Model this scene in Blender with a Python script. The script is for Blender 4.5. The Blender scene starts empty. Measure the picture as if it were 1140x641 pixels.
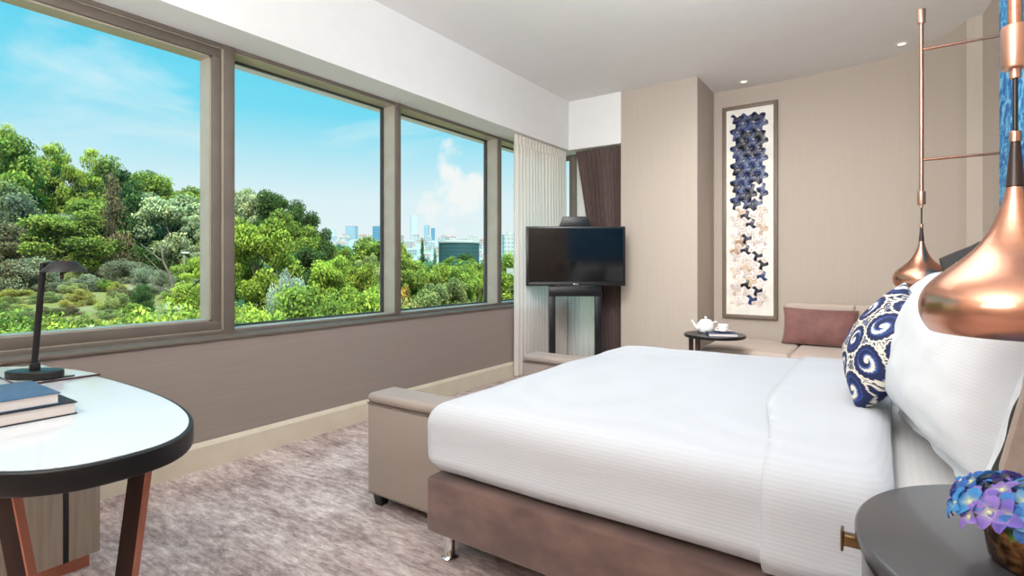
import bpy, bmesh, math, random
from mathutils import Vector, Matrix, noise
R = math.radians
rnd = random.Random(7)
SC = bpy.context.scene
COL = SC.collection

# ------------------------------------------------------------------ camera numbers
F, CX, Y0, H = 594.67, 570.0, 295.44, 1.15
YAW = math.atan2(982.44 - 570.0, F)
ca, sa = math.cos(YAW), math.sin(YAW)

def out_point(px, d, py=None):
    """a spot outdoors, seen in direction px at depth d (metres)"""
    l = (px - CX) / F
    z = 0 if py is None else H - (py - Y0) / F * d
    return Vector(((l * ca - sa) * d, (l * sa + ca) * d, z))

# ------------------------------------------------------------------ materials
def lin(c):
    f = lambda v: v / 12.92 if v <= .04045 else ((v + .055) / 1.055) ** 2.4
    return tuple(f(v / 255.) for v in c) + (1.,)

def newmat(name):
    m = bpy.data.materials.new(name); m.use_nodes = True
    nt = m.node_tree; nt.nodes.clear()
    out = nt.nodes.new('ShaderNodeOutputMaterial')
    return m, nt, out

def N(nt, t, **kw):
    n = nt.nodes.new(t)
    for k, v in kw.items():
        if k.startswith('i_'): n.inputs[k[2:].replace('_', ' ')].default_value = v
        else: setattr(n, k, v)
    return n

def principled(nt, out, **kw):
    b = nt.nodes.new('ShaderNodeBsdfPrincipled')
    for k, v in kw.items(): b.inputs[k].default_value = v
    nt.links.new(b.outputs[0], out.inputs[0])
    return b

def ramp(nt, stops):
    r = nt.nodes.new('ShaderNodeValToRGB')
    e = r.color_ramp.elements
    while len(e) < len(stops): e.new(.5)
    for el, (p, c) in zip(e, stops): el.position = p; el.color = c
    return r

def simple(name, c, rough=.6, metal=0., c2=None, scale=(8, 8, 8), detail=4, bump=0., bscale=None, spec=.5, lo=.35, hi=.65, sheen=0., coat=0.):
    m, nt, out = newmat(name)
    b = principled(nt, out, **{'Roughness': rough, 'Metallic': metal, 'Specular IOR Level': spec, 'Sheen Weight': sheen, 'Coat Weight': coat})
    L = nt.links.new
    tc = N(nt, 'ShaderNodeTexCoord'); mp = N(nt, 'ShaderNodeMapping'); mp.inputs['Scale'].default_value = scale
    L(tc.outputs['Object'], mp.inputs[0])
    nz = N(nt, 'ShaderNodeTexNoise'); nz.inputs['Detail'].default_value = detail; nz.inputs['Scale'].default_value = 1
    L(mp.outputs[0], nz.inputs['Vector'])
    if c2 is None: c2 = tuple(min(255, v * 1.06) for v in c)
    r = ramp(nt, [(lo, lin(c)), (hi, lin(c2))]); L(nz.outputs['Fac'], r.inputs[0]); L(r.outputs[0], b.inputs['Base Color'])
    if bump:
        nb = nz
        if bscale:
            mp2 = N(nt, 'ShaderNodeMapping'); mp2.inputs['Scale'].default_value = bscale; L(tc.outputs['Object'], mp2.inputs[0])
            nb = N(nt, 'ShaderNodeTexNoise'); nb.inputs['Scale'].default_value = 1; nb.inputs['Detail'].default_value = 3; L(mp2.outputs[0], nb.inputs['Vector'])
        bp = N(nt, 'ShaderNodeBump'); bp.inputs['Strength'].default_value = bump; bp.inputs['Distance'].default_value = .01
        L(nb.outputs['Fac'], bp.inputs['Height']); L(bp.outputs[0], b.inputs['Normal'])
    return m

def m_attr(name, rough=.6, metal=0., tint=False, transl=0.):
    m, nt, out = newmat(name); L = nt.links.new
    b = principled(nt, out, Roughness=rough, Metallic=metal)
    a = N(nt, 'ShaderNodeAttribute', attribute_name='col'); src = a.outputs['Color']
    if tint:
        oi = N(nt, 'ShaderNodeObjectInfo')
        mx = N(nt, 'ShaderNodeMix', data_type='RGBA', blend_type='MULTIPLY'); mx.inputs[0].default_value = 1
        L(src, mx.inputs[6]); L(oi.outputs['Color'], mx.inputs[7]); src = mx.outputs[2]
    L(src, b.inputs['Base Color'])
    if transl:
        t = N(nt, 'ShaderNodeBsdfTranslucent'); L(src, t.inputs[0])
        ms = N(nt, 'ShaderNodeMixShader'); ms.inputs[0].default_value = transl
        L(b.outputs[0], ms.inputs[1]); L(t.outputs[0], ms.inputs[2]); L(ms.outputs[0], out.inputs[0])
        b.inputs['Specular IOR Level'].default_value = .1
    return m

M = {}
M['wall'] = simple('linen_wallpaper', (184, 172, 160), .85, c2=(188, 176, 164), scale=(160, 160, 3), bump=.03, spec=.2)
M['wall_low'] = simple('taupe_wall_covering', (152, 139, 131), .75, c2=(156, 143, 135), scale=(4, 2, 90), bump=.03, spec=.25)
M['white'] = simple('white_paint', (236, 235, 233), .8, c2=(238, 237, 235), spec=.2)
M['ceiling'] = simple('ceiling_paint', (234, 233, 231), .85, c2=(236, 235, 233), spec=.2)
M['cream'] = simple('cream_trim_paint', (214, 203, 181), .55, c2=(219, 209, 188))
M['bronze'] = simple('bronze_window_metal', (108, 98, 88), .6, .0, c2=(114, 104, 94))
M['lit_metal'] = simple('pale_lit_metal', (176, 166, 148), .4, .2, c2=(184, 175, 158))  # daylight on the bronze frame's inner faces, put into a paler colour
M['sill'] = simple('sill_board', (108, 97, 87), .8, c2=(113, 102, 92), spec=.1)
M['gasket'] = simple('window_gasket', (58, 56, 54), .5)
M['black'] = simple('black_lacquer', (18, 18, 19), .35, c2=(24, 24, 25))
M['black_metal'] = simple('black_metal', (26, 25, 25), .4, .3, c2=(34, 32, 31))
M['desk_edge'] = simple('black_desk_edge', (17, 16, 17), .42, c2=(24, 23, 24), spec=.35)
M['desk_top'] = simple('pale_desk_surface', (208, 213, 217), .18, c2=(214, 218, 222), scale=(2, 2, 2), coat=.4)
M['walnut'] = simple('reddish_walnut', (56, 37, 32), .4, c2=(74, 48, 40), scale=(30, 30, 2))
M['leg_wood'] = simple('dark_leg_wood', (40, 26, 22), .5, c2=(54, 35, 29), scale=(30, 30, 2), spec=.2)
M['copper_edge'] = simple('copper_edge', (176, 112, 90), .4, .5, c2=(188, 122, 98))
M['copper'] = simple('brushed_copper', (206, 148, 122), .25, 1., c2=(214, 158, 133), scale=(2, 2, 60))
M['copper_in'] = simple('copper_inside', (176, 116, 90), .35, .8)
M['cap'] = simple('satin_rose_metal', (196, 148, 126), .35, .9, c2=(206, 158, 136))
M['darkwood'] = simple('dark_wood_cone', (44, 26, 20), .35, c2=(60, 36, 28), scale=(20, 20, 4))
M['oak'] = simple('grey_washed_wood', (150, 136, 120), .5, c2=(166, 151, 134), scale=(70, 70, 3), bump=.05)
M['bench'] = simple('taupe_leather', (156, 142, 133), .5, c2=(160, 146, 137), scale=(90, 90, 90), bump=.04)
M['bench_trim'] = simple('dark_taupe_piping', (112, 97, 88), .5)
M['nail'] = simple('nailhead_metal', (150, 140, 130), .3, .9)
M['suede'] = simple('brown_suede', (94, 72, 67), .8, c2=(122, 96, 88), scale=(7, 7, 12), detail=8, bump=.1, sheen=.3)
M['chrome'] = simple('chrome', (215, 215, 215), .12, 1.)
M['headboard'] = simple('taupe_headboard_fabric', (166, 145, 132), .75, c2=(174, 153, 140), scale=(60, 60, 60), bump=.1)
M['black_leather'] = simple('black_leather', (34, 33, 32), .5)
M['sofa'] = simple('beige_sofa_fabric', (186, 169, 156), .8, c2=(194, 177, 164), scale=(120, 120, 120), bump=.08, sheen=.2)
M['mauve'] = simple('mauve_velvet', (116, 76, 72), .7, c2=(134, 90, 85), scale=(9, 9, 9), bump=.05, sheen=.25)
M['taupe_linen'] = simple('taupe_pillow_linen', (150, 131, 118), .8, c2=(162, 142, 129), scale=(14, 14, 14), bump=.2)
M['china'] = simple('white_china', (240, 239, 236), .15, coat=.5)
M['tv'] = simple('tv_plastic', (24, 23, 24), .35)
M['screen'] = simple('tv_screen', (7, 7, 8), .09, c2=(8, 8, 9))
M['logo'] = simple('pale_logo', (190, 190, 192), .4)
M['frame_wood'] = simple('brown_picture_frame', (112, 97, 84), .5, c2=(122, 107, 93), scale=(20, 20, 2))
M['mount'] = simple('cream_picture_mount', (232, 230, 221), .8)
M['grout'] = simple('mosaic_backing', (226, 220, 208), .8)
M['curtain'] = simple('mauve_curtain', (86, 67, 62), .8, c2=(98, 79, 73), scale=(60, 60, 8), bump=.05, sheen=.2)
M['night'] = simple('charcoal_lacquer', (64, 64, 67), .3, c2=(69, 69, 72), scale=(3, 3, 3), coat=.3)
M['brass'] = simple('aged_brass', (118, 94, 66), .3, 1.)
M['pages'] = simple('book_pages', (226, 214, 206), .8, c2=(240, 230, 222), scale=(3, 3, 500))
M['blue_cover'] = simple('blue_book_cloth', (54, 86, 114), .7, c2=(62, 95, 124), scale=(60, 60, 60))
M['black_cover'] = simple('black_book_cloth', (30, 29, 35), .6, c2=(38, 37, 44), scale=(60, 60, 60))
M['navy_cover'] = simple('navy_book_cloth', (58, 74, 108), .6)
M['pot'] = simple('mottled_copper_pot', (88, 56, 36), .3, .9, c2=(206, 146, 96), scale=(60, 60, 60), detail=6, bump=.3, lo=.45, hi=.75)
M['leaf'] = simple('green_leaf', (92, 128, 50), .5, c2=(122, 152, 66), scale=(30, 30, 30))
M['bark'] = simple('bark', (92, 80, 66), .9, c2=(126, 112, 94), scale=(6, 6, 2))
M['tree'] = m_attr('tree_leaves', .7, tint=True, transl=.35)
M['mosaic'] = m_attr('glazed_mosaic', .3)
M['petal'] = m_attr('flower_petals', .55, transl=.2)
M['cushion'] = m_attr('blue_paisley_fabric', .75)
M['terrain'] = m_attr('grassy_ground', .95)

def mat_linen(name, c, stripe_axis=2, period=.011, amp=.08, sh=.986):
    """white bed linen with fine woven stripes"""
    m, nt, out = newmat(name); L = nt.links.new
    b = principled(nt, out, Roughness=.75); b.inputs['Specular IOR Level'].default_value = .25; b.inputs['Sheen Weight'].default_value = .1
    tc = N(nt, 'ShaderNodeTexCoord'); mp = N(nt, 'ShaderNodeMapping'); L(tc.outputs['Object'], mp.inputs[0])
    nz = N(nt, 'ShaderNodeTexNoise'); nz.inputs['Scale'].default_value = 9; L(mp.outputs[0], nz.inputs['Vector'])
    wv = N(nt, 'ShaderNodeTexWave'); wv.bands_direction = 'XYZ'[stripe_axis]; wv.inputs['Scale'].default_value = 1 / period / 3.18
    wv.inputs['Distortion'].default_value = .6; wv.inputs['Detail'].default_value = 1; wv.inputs['Detail Scale'].default_value = .3
    L(mp.outputs[0], wv.inputs['Vector'])
    r = ramp(nt, [(.2, lin(tuple(v * sh for v in c))), (.8, lin(c))]); L(wv.outputs['Fac'], r.inputs[0]); L(r.outputs[0], b.inputs['Base Color'])
    ad = N(nt, 'ShaderNodeMath', operation='ADD'); L(wv.outputs['Fac'], ad.inputs[0]); L(nz.outputs['Fac'], ad.inputs[1])
    bp = N(nt, 'ShaderNodeBump'); bp.inputs['Strength'].default_value = amp; bp.inputs['Distance'].default_value = .004
    L(ad.outputs[0], bp.inputs['Height']); L(bp.outputs[0], b.inputs['Normal'])
    return m
M['duvet'] = mat_linen('striped_white_duvet', (197, 200, 205))
M['sheet'] = mat_linen('white_sheet', (206, 205, 204), 0, .02, .05)
M['pillow'] = mat_linen('striped_white_pillow', (216, 218, 221), 2, .009, .05, .993)

def mat_carpet():
    m, nt, out = newmat('mottled_mauve_carpet'); L = nt.links.new
    b = principled(nt, out, Roughness=.95); b.inputs['Specular IOR Level'].default_value = .1
    tc = N(nt, 'ShaderNodeTexCoord')
    def nz(scale, detail, rough=.6, dist=0.):
        mp = N(nt, 'ShaderNodeMapping'); mp.inputs['Scale'].default_value = scale; L(tc.outputs['Object'], mp.inputs[0])
        n = N(nt, 'ShaderNodeTexNoise'); n.inputs['Scale'].default_value = 1; n.inputs['Detail'].default_value = detail
        n.inputs['Roughness'].default_value = rough; n.inputs['Distortion'].default_value = dist; L(mp.outputs[0], n.inputs['Vector']); return n
    a = nz((2.0, 5.2, 1), 12, .8, .3); c = nz((12, 42, 1), 8, .75, .3); e = nz((300, 300, 1), 2)
    s = N(nt, 'ShaderNodeMath', operation='MULTIPLY_ADD'); s.inputs[1].default_value = .55; L(a.outputs['Fac'], s.inputs[0])
    s2 = N(nt, 'ShaderNodeMath', operation='MULTIPLY'); s2.inputs[1].default_value = .45; L(c.outputs['Fac'], s2.inputs[0]); L(s2.outputs[0], s.inputs[2])
    r = ramp(nt, [(.41, lin((140, 122, 119))), (.47, lin((170, 152, 148))), (.53, lin((200, 184, 179))), (.60, lin((230, 217, 211)))])
    L(s.outputs[0], r.inputs[0]); L(r.outputs[0], b.inputs['Base Color'])
    bp = N(nt, 'ShaderNodeBump'); bp.inputs['Strength'].default_value = .3; bp.inputs['Distance'].default_value = .006
    L(e.outputs['Fac'], bp.inputs['Height']); L(bp.outputs[0], b.inputs['Normal'])
    return m
M['carpet'] = mat_carpet()

def mat_bluepanel():
    m, nt, out = newmat('blue_textured_panel'); L = nt.links.new
    b = principled(nt, out, Roughness=.6); b.inputs['Specular IOR Level'].default_value = .15
    tc = N(nt, 'ShaderNodeTexCoord'); mp = N(nt, 'ShaderNodeMapping'); mp.inputs['Scale'].default_value = (6, 5, 9); L(tc.outputs['Object'], mp.inputs[0])
    n = N(nt, 'ShaderNodeTexNoise'); n.inputs['Scale'].default_value = 1.6; n.inputs['Detail'].default_value = 9; n.inputs['Roughness'].default_value = .75; n.inputs['Distortion'].default_value = 1.2
    L(mp.outputs[0], n.inputs['Vector'])
    r = ramp(nt, [(.34, lin((10, 34, 96))), (.44, lin((22, 92, 166))), (.52, lin((50, 150, 206))), (.58, lin((150, 208, 230))), (.66, lin((26, 104, 176)))])
    L(n.outputs['Fac'], r.inputs[0]); L(r.outputs[0], b.inputs['Base Color'])
    bp = N(nt, 'ShaderNodeBump'); bp.inputs['Strength'].default_value = .5; bp.inputs['Distance'].default_value = .01
    L(n.outputs['Fac'], bp.inputs['Height']); L(bp.outputs[0], b.inputs['Normal'])
    return m
M['bluepanel'] = mat_bluepanel()

def mat_glass():
    m, nt, out = newmat('window_glass'); L = nt.links.new
    t = N(nt, 'ShaderNodeBsdfTransparent'); t.inputs[0].default_value = (.97, .985, .98, 1)
    g = N(nt, 'ShaderNodeBsdfGlossy'); g.inputs['Roughness'].default_value = .02
    ms = N(nt, 'ShaderNodeMixShader'); ms.inputs[0].default_value = .008
    L(t.outputs[0], ms.inputs[1]); L(g.outputs[0], ms.inputs[2]); L(ms.outputs[0], out.inputs[0])
    return m
M['glass'] = mat_glass()

def mat_sheer():
    m, nt, out = newmat('sheer_voile'); L = nt.links.new
    t = N(nt, 'ShaderNodeBsdfTransparent')
    d = N(nt, 'ShaderNodeBsdfDiffuse'); d.inputs[0].default_value = lin((246, 242, 236))
    tr = N(nt, 'ShaderNodeBsdfTranslucent'); tr.inputs[0].default_value = lin((250, 238, 226))
    a = N(nt, 'ShaderNodeMixShader'); a.inputs[0].default_value = .35; L(d.outputs[0], a.inputs[1]); L(tr.outputs[0], a.inputs[2])
    ms = N(nt, 'ShaderNodeMixShader'); ms.inputs[0].default_value = .93
    L(t.outputs[0], ms.inputs[1]); L(a.outputs[0], ms.inputs[2]); L(ms.outputs[0], out.inputs[0])
    return m
M['sheer'] = mat_sheer()

def mat_emit(name, c, s):
    m, nt, out = newmat(name); e = N(nt, 'ShaderNodeEmission'); e.inputs[0].default_value = lin(c); e.inputs[1].default_value = s
    nt.links.new(e.outputs[0], out.inputs[0]); return m
M['lens'] = mat_emit('lamp_lens', (255, 240, 220), 1.6)

def mat_building(name, wallc, winc, fh=3.2, ww=3.0):
    m, nt, out = newmat(name); L = nt.links.new
    b = principled(nt, out, Roughness=.8)
    tc = N(nt, 'ShaderNodeTexCoord'); sp = N(nt, 'ShaderNodeSeparateXYZ'); L(tc.outputs['Object'], sp.inputs[0])
    def band(sock, per, frac):
        d = N(nt, 'ShaderNodeMath', operation='DIVIDE'); d.inputs[1].default_value = per; L(sock, d.inputs[0])
        f = N(nt, 'ShaderNodeMath', operation='FRACT'); L(d.outputs[0], f.inputs[0])
        g = N(nt, 'ShaderNodeMath', operation='GREATER_THAN'); g.inputs[1].default_value = frac; L(f.outputs[0], g.inputs[0]); return g.outputs[0]
    ad = N(nt, 'ShaderNodeMath', operation='ADD'); L(sp.outputs[0], ad.inputs[0]); L(sp.outputs[1], ad.inputs[1])
    mu = N(nt, 'ShaderNodeMath', operation='MULTIPLY'); L(band(sp.outputs[2], fh, .5), mu.inputs[0]); L(band(ad.outputs[0], ww, .45), mu.inputs[1])
    mx = N(nt, 'ShaderNodeMix', data_type='RGBA'); L(mu.outputs[0], mx.inputs[0]); mx.inputs[6].default_value = lin(wallc); mx.inputs[7].default_value = lin(winc)
    L(mx.outputs[2], b.inputs['Base Color'])
    return m

# ------------------------------------------------------------------ object helpers
def tag(o, label=None, cat=None, group=None, kind=None):
    if label: o['label'] = label
    if cat: o['category'] = cat
    if group: o['group'] = group
    if kind: o['kind'] = kind
    return o

def thing(name, loc=(0, 0, 0), rz=0, label=None, cat=None, group=None, kind=None):
    o = bpy.data.objects.new(name, None); COL.objects.link(o)
    o.location = loc; o.rotation_euler = (0, 0, rz); o.empty_display_size = .1
    return tag(o, label, cat, group, kind)

class MB:
    def __init__(s): s.bm = bmesh.new()
    def box(s, x0, x1, y0, y1, z0, z1, bev=0., seg=2):
        r = bmesh.ops.create_cube(s.bm, size=1)
        vs = r['verts']
        for v in vs:
            v.co = Vector(((x0 + x1) / 2 + v.co.x * (x1 - x0), (y0 + y1) / 2 + v.co.y * (y1 - y0), (z0 + z1) / 2 + v.co.z * (z1 - z0)))
        if bev:
            es = list({e for v in vs for e in v.link_edges})
            bmesh.ops.bevel(s.bm, geom=es, offset=bev, segments=seg, affect='EDGES', profile=.5)
        return s
    def prism(s, pts, z0, z1, bev=0., seg=2):
        vb = [s.bm.verts.new((p[0], p[1], z0)) for p in pts]; vt = [s.bm.verts.new((p[0], p[1], z1)) for p in pts]
        n = len(pts); fs = [s.bm.faces.new(vb[::-1]), s.bm.faces.new(vt)]
        for i in range(n): fs.append(s.bm.faces.new((vb[i], vb[(i + 1) % n], vt[(i + 1) % n], vt[i])))
        bmesh.ops.recalc_face_normals(s.bm, faces=fs)
        if bev:
            es = [e for e in s.bm.edges if (e.verts[0] in set(vb) and e.verts[1] in set(vb)) or (e.verts[0] in set(vt) and e.verts[1] in set(vt))]
            bmesh.ops.bevel(s.bm, geom=es, offset=bev, segments=seg, affect='EDGES', profile=.5)
        return s
    def lathe(s, prof, c=(0, 0, 0), seg=40, closed=False):
        rings = []
        for r, z in prof:
            if r < 1e-6: rings.append([s.bm.verts.new((c[0], c[1], c[2] + z))])
            else: rings.append([s.bm.verts.new((c[0] + r * math.cos(2 * math.pi * i / seg), c[1] + r * math.sin(2 * math.pi * i / seg), c[2] + z)) for i in range(seg)])
        for a, b in zip(rings, rings[1:]):
            for i in range(seg):
                j = (i + 1) % seg
                vs = [a[i % len(a)], a[j % len(a)], b[j % len(b)], b[i % len(b)]]
                u = []
                for v in vs:
                    if v not in u: u.append(v)
                if len(u) > 2:
                    try: s.bm.faces.new(u)
                    except ValueError: pass
        return s
    def tube(s, pts, r, seg=10, cap=True):
        pts = [Vector(p) for p in pts]; rs = r if isinstance(r, (list, tuple)) else [r] * len(pts)
        rings = []; up = Vector((0, 0, 1))
        for i, p in enumerate(pts):
            d = (pts[min(i + 1, len(pts) - 1)] - pts[max(i - 1, 0)]).normalized()
            a = d.cross(up if abs(d.z) < .95 else Vector((1, 0, 0))).normalized(); b = d.cross(a)
            rings.append([s.bm.verts.new(p + (a * math.cos(2 * math.pi * k / seg) + b * math.sin(2 * math.pi * k / seg)) * rs[i]) for k in range(seg)])
        for a, b in zip(rings, rings[1:]):
            for k in range(seg): s.bm.faces.new((a[k], a[(k + 1) % seg], b[(k + 1) % seg], b[k]))
        if cap: s.bm.faces.new(rings[0][::-1]); s.bm.faces.new(rings[-1])
        return s
    def ball(s, c, r, u=10, v=7, sc=(1, 1, 1)):
        bmesh.ops.create_uvsphere(s.bm, u_segments=u, v_segments=v, radius=r, matrix=Matrix.Translation(c) @ Matrix.Diagonal((*sc, 1)))
        return s
    def grid(s, fn, nu, nv, cu=False):
        vs = [[s.bm.verts.new(fn(i / nu, j / nv)) for j in range(nv + 1)] for i in range(nu + (0 if cu else 1))]
        n = len(vs)
        for i in range(nu):
            for j in range(nv):
                s.bm.faces.new((vs[i][j], vs[(i + 1) % n][j], vs[(i + 1) % n][j + 1], vs[i][j + 1]))
        return s
    def build(s, name, mat, parent=None, smooth=None, mats=None):
        bmesh.ops.recalc_face_normals(s.bm, faces=s.bm.faces)
        me = bpy.data.meshes.new(name); s.bm.to_mesh(me); s.bm.free()
        return link(me, name, mat, parent, smooth)

def link(me, name, mat, parent=None, smooth=None):
    if mat is not None and not me.materials: me.materials.append(M[mat] if isinstance(mat, str) else mat)
    o = bpy.data.objects.new(name, me); COL.objects.link(o)
    if parent: o.parent = parent
    if smooth is not None:
        for p in me.polygons: p.use_smooth = True
        if smooth < 180:
            try: me.set_sharp_from_angle(angle=R(smooth))
            except Exception: pass
    return o

def bx(name, mat, x0, x1, y0, y1, z0, z1, parent=None, bev=0., seg=2):
    return MB().box(x0, x1, y0, y1, z0, z1, bev, seg).build(name, mat, parent, 40 if bev else None)

def copy_tree(o, parent=None):
    c = o.copy(); COL.objects.link(c)
    if parent: c.parent = parent
    for ch in list(o.children): copy_tree(ch, c)
    return c

def axis_pts(h, r, step):
    """positions along one side of a rounded box of half length h"""
    e = [-h + r * t for t in (0, .12, .3, .5, .75)]
    n = max(1, int(round((2 * (h - r)) / step)))
    mid = [-(h - r) + 2 * (h - r) * i / n for i in range(n + 1)]
    return e + mid + [-v for v in reversed(e)]

def rounded_box(h, r, step, deform=None, skip=()):
    """subdivided box with all edges rounded; deform(p, n) moves each point; skip = faces left out ('-z', '+x')"""
    bm = bmesh.new(); A = [axis_pts(h[k], min(r, h[k] * .98), step) for k in range(3)]
    cache = {}
    def vert(q):
        key = tuple(round(v, 5) for v in q)
        if key in cache: return cache[key]
        q = Vector(q); c = Vector([max(-(h[k] - r), min(h[k] - r, q[k])) for k in range(3)]); d = q - c
        nn = d.normalized() if d.length > 1e-9 else Vector((0, 0, 1))
        p = c + nn * r if d.length > 1e-9 else q
        if deform: p = deform(p, nn)
        cache[key] = bm.verts.new(p); return cache[key]
    for k in range(3):
        i, j = [(1, 2), (2, 0), (0, 1)][k]
        for sgn in (-1, 1):
            if ('-' if sgn < 0 else '+') + 'xyz'[k] in skip: continue
            for a in range(len(A[i]) - 1):
                for b in range(len(A[j]) - 1):
                    vs = []
                    for (u, v) in ((a, b), (a + 1, b), (a + 1, b + 1), (a, b + 1)):
                        q = [0, 0, 0]; q[k] = sgn * h[k]; q[i] = A[i][u]; q[j] = A[j][v]; w = vert(q)
                        if w not in vs: vs.append(w)
                    if len(vs) > 2:
                        try: bm.faces.new(vs if sgn > 0 else vs[::-1])
                        except ValueError: pass
    me = bpy.data.meshes.new('soft'); bm.to_mesh(me); bm.free(); return me

def set_col(me, cols):
    a = me.color_attributes.new('col', 'FLOAT_COLOR', 'POINT')
    flat = []
    for c in cols: flat += list(c[:3]) + [1.]
    a.data.foreach_set('color', flat)

def pillow_mesh(w, h, t, n=36, wr=.006, seed=0, pinch=.05, ex=.55):
    """soft cushion lying in its XZ plane, thickness along Y; corners pointed, sides drawn in"""
    bm = bmesh.new(); V = {}
    for side in (1, -1):
        for i in range(n + 1):
            for j in range(n + 1):
                u = -1 + 2 * i / n; v = -1 + 2 * j / n
                edge = i in (0, n) or j in (0, n)
                if edge and side == -1: V[(side, i, j)] = V[(1, i, j)]; continue
                th = t / 2 * (max(0, 1 - abs(u) ** 2.6) ** ex) * (max(0, 1 - abs(v) ** 2.6) ** ex)
                x = u * w / 2 * (1 - pinch * (1 - v * v)); z = v * h / 2 * (1 - pinch * (1 - u * u))
                q = Vector((x * 7 + seed, z * 7, side * 3.)); wr_ = noise.noise(q) * wr + noise.noise(q * 2.7) * wr * .5
                V[(side, i, j)] = bm.verts.new((x, side * th + wr_ * (0 if edge else 1), z))
        for i in range(n):
            for j in range(n):
                vs = [V[(side, a, b)] for a, b in ((i, j), (i + 1, j), (i + 1, j + 1), (i, j + 1))]
                bm.faces.new(vs if side < 0 else vs[::-1])
    me = bpy.data.meshes.new('pillow'); bm.to_mesh(me); bm.free(); return me

def flange_mesh(w, h, fw, n=60, pinch=.05, seed=0):
    """flat border running round a pillow"""
    mb = MB()
    per = []
    for k in range(4 * n):
        s = k / n; e = int(s); f = -1 + 2 * (s - e)
        u, v = [(f, -1), (1, f), (-f, 1), (-1, -f)][e]
        x = u * w / 2 * (1 - pinch * (1 - v * v)); z = v * h / 2 * (1 - pinch * (1 - u * u))
        per.append((x, z, u, v))
    def fn(a, b):
        x, z, u, v = per[int(round(a * 4 * n)) % (4 * n)]
        cx = max(-1, min(1, u * 1.0)); L = math.hypot(u if abs(u) > .999 else 0, v if abs(v) > .999 else 0) or 1
        dx = (u if abs(u) > .999 else 0); dz = (v if abs(v) > .999 else 0)
        wob = noise.noise(Vector((x * 9 + seed, z * 9, b * 2))) * .018 * b
        return (x + dx * fw * b * 1.0 - dx * .01, wob, z + dz * fw * b - dz * .01)
    mb.grid(fn, 4 * n, 4, cu=True)
    return mb

# ================================================================== THE ROOM
XW = -3.164; XB = -3.04; HC = 3.08; ZB = 2.508; ZS = .716
XF, XG = -3.326, -3.476; YC = 5.56; YBK = 6.21; YFG = 5.84; XR = .66; YREAR = -2.6
bx('floor', 'carpet', -3.7, 1.0, YREAR - .2, 6.6, -.15, 0).__setitem__('kind', 'structure')
bx('ceiling', 'ceiling', -3.7, 1.0, YREAR - .2, 6.6, HC, HC + .25)['kind'] = 'structure'
bx('wall_left', 'wall_low', XG - .2, XW, .25, YFG + .2, -.02, ZS)['kind'] = 'structure'
bx('wall_left_end', 'wall', XG - .2, XW, YREAR - .2, .25, -.02, HC)['kind'] = 'structure'
bx('trim_1', 'white', XG - .2, XB, .25, YFG + .2, ZB, HC)['kind'] = 'structure'           # bulkhead over the windows
bx('trim_2', 'white', XB, -2.385, YC, YFG + .2, ZB, HC)['kind'] = 'structure'            # bulkhead returning over the far window
bx('wall_far_column', 'wall', -2.385, -1.553, YC, YBK + .1, 0, HC)['kind'] = 'structure'
bx('wall_rear', 'wall', -3.7, 1.0, YREAR - .2, YREAR, 0, HC)['kind'] = 'structure'
bx('wall_far_low', 'wall_low', XW, -2.385, YFG - .02, YFG + .2, -.02, .12)['kind'] = 'structure'
bb = MB().prism([(XW, 0), (XW + .022, 0), (XW + .022, .128), (XW + .008, .15), (XW, .152)], 0, 1)
me = bb.bm
for v in me.verts: v.co = Vector((v.co.x, .3 + v.co.z * (YFG - .35), v.co.y))
bb.build('baseboard_left', 'cream')['kind'] = 'structure'
bx('baseboard_far', 'cream', -2.385, -1.553, YC - .02, YC, 0, .15)['kind'] = 'structure'
# sill board capping the low wall
bx('trim_3', 'sill', XF - .02, XW + .012, .25, YFG, ZS, ZS + .016, bev=.003)['kind'] = 'structure'
# curved far wall, then the pilaster and the straight headboard wall
k = .961
crv = [(-1.617, 6.46), (-1.3, 6.46), (-.94, 6.456), (-.56, 6.43), (-.28, 6.40), (0, 6.345), (.16, 6.285), (.28, 6.19), (.37, 6.08), (.46, 5.94), (.53, 5.81), (.565, 5.706)]
crv = [(x * k, y * k) for x, y in crv]
def spline(P, n=6):
    o = []
    for i in range(len(P) - 1):
        p0, p1, p2, p3 = P[max(0, i - 1)], P[i], P[i + 1], P[min(len(P) - 1, i + 2)]
        for j in range(n):
            t = j / n
            o.append(tuple(.5 * (2 * p1[c] + (p2[c] - p0[c]) * t + (2 * p0[c] - 5 * p1[c] + 4 * p2[c] - p3[c]) * t * t + (3 * p1[c] - p0[c] - 3 * p2[c] + p3[c]) * t ** 3) for c in (0, 1)))
    return o + [P[-1]]
cs = spline(crv)
outer = [(.9, 6.5), (-1.6, 6.5)]
MB().prism(cs + [(.9, crv[-1][1])] + outer, 0, HC).build('wall_far', 'wall', None, 25)['kind'] = 'structure'
px0, py0 = crv[-1]
MB().prism([(px0, py0), (.633, 5.436), (XR, 5.16), (XR, YREAR), (.95, YREAR), (.95, py0 + .02), (px0, py0 + .02)], 0, HC).build('wall_right', 'wall')['kind'] = 'structure'

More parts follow.
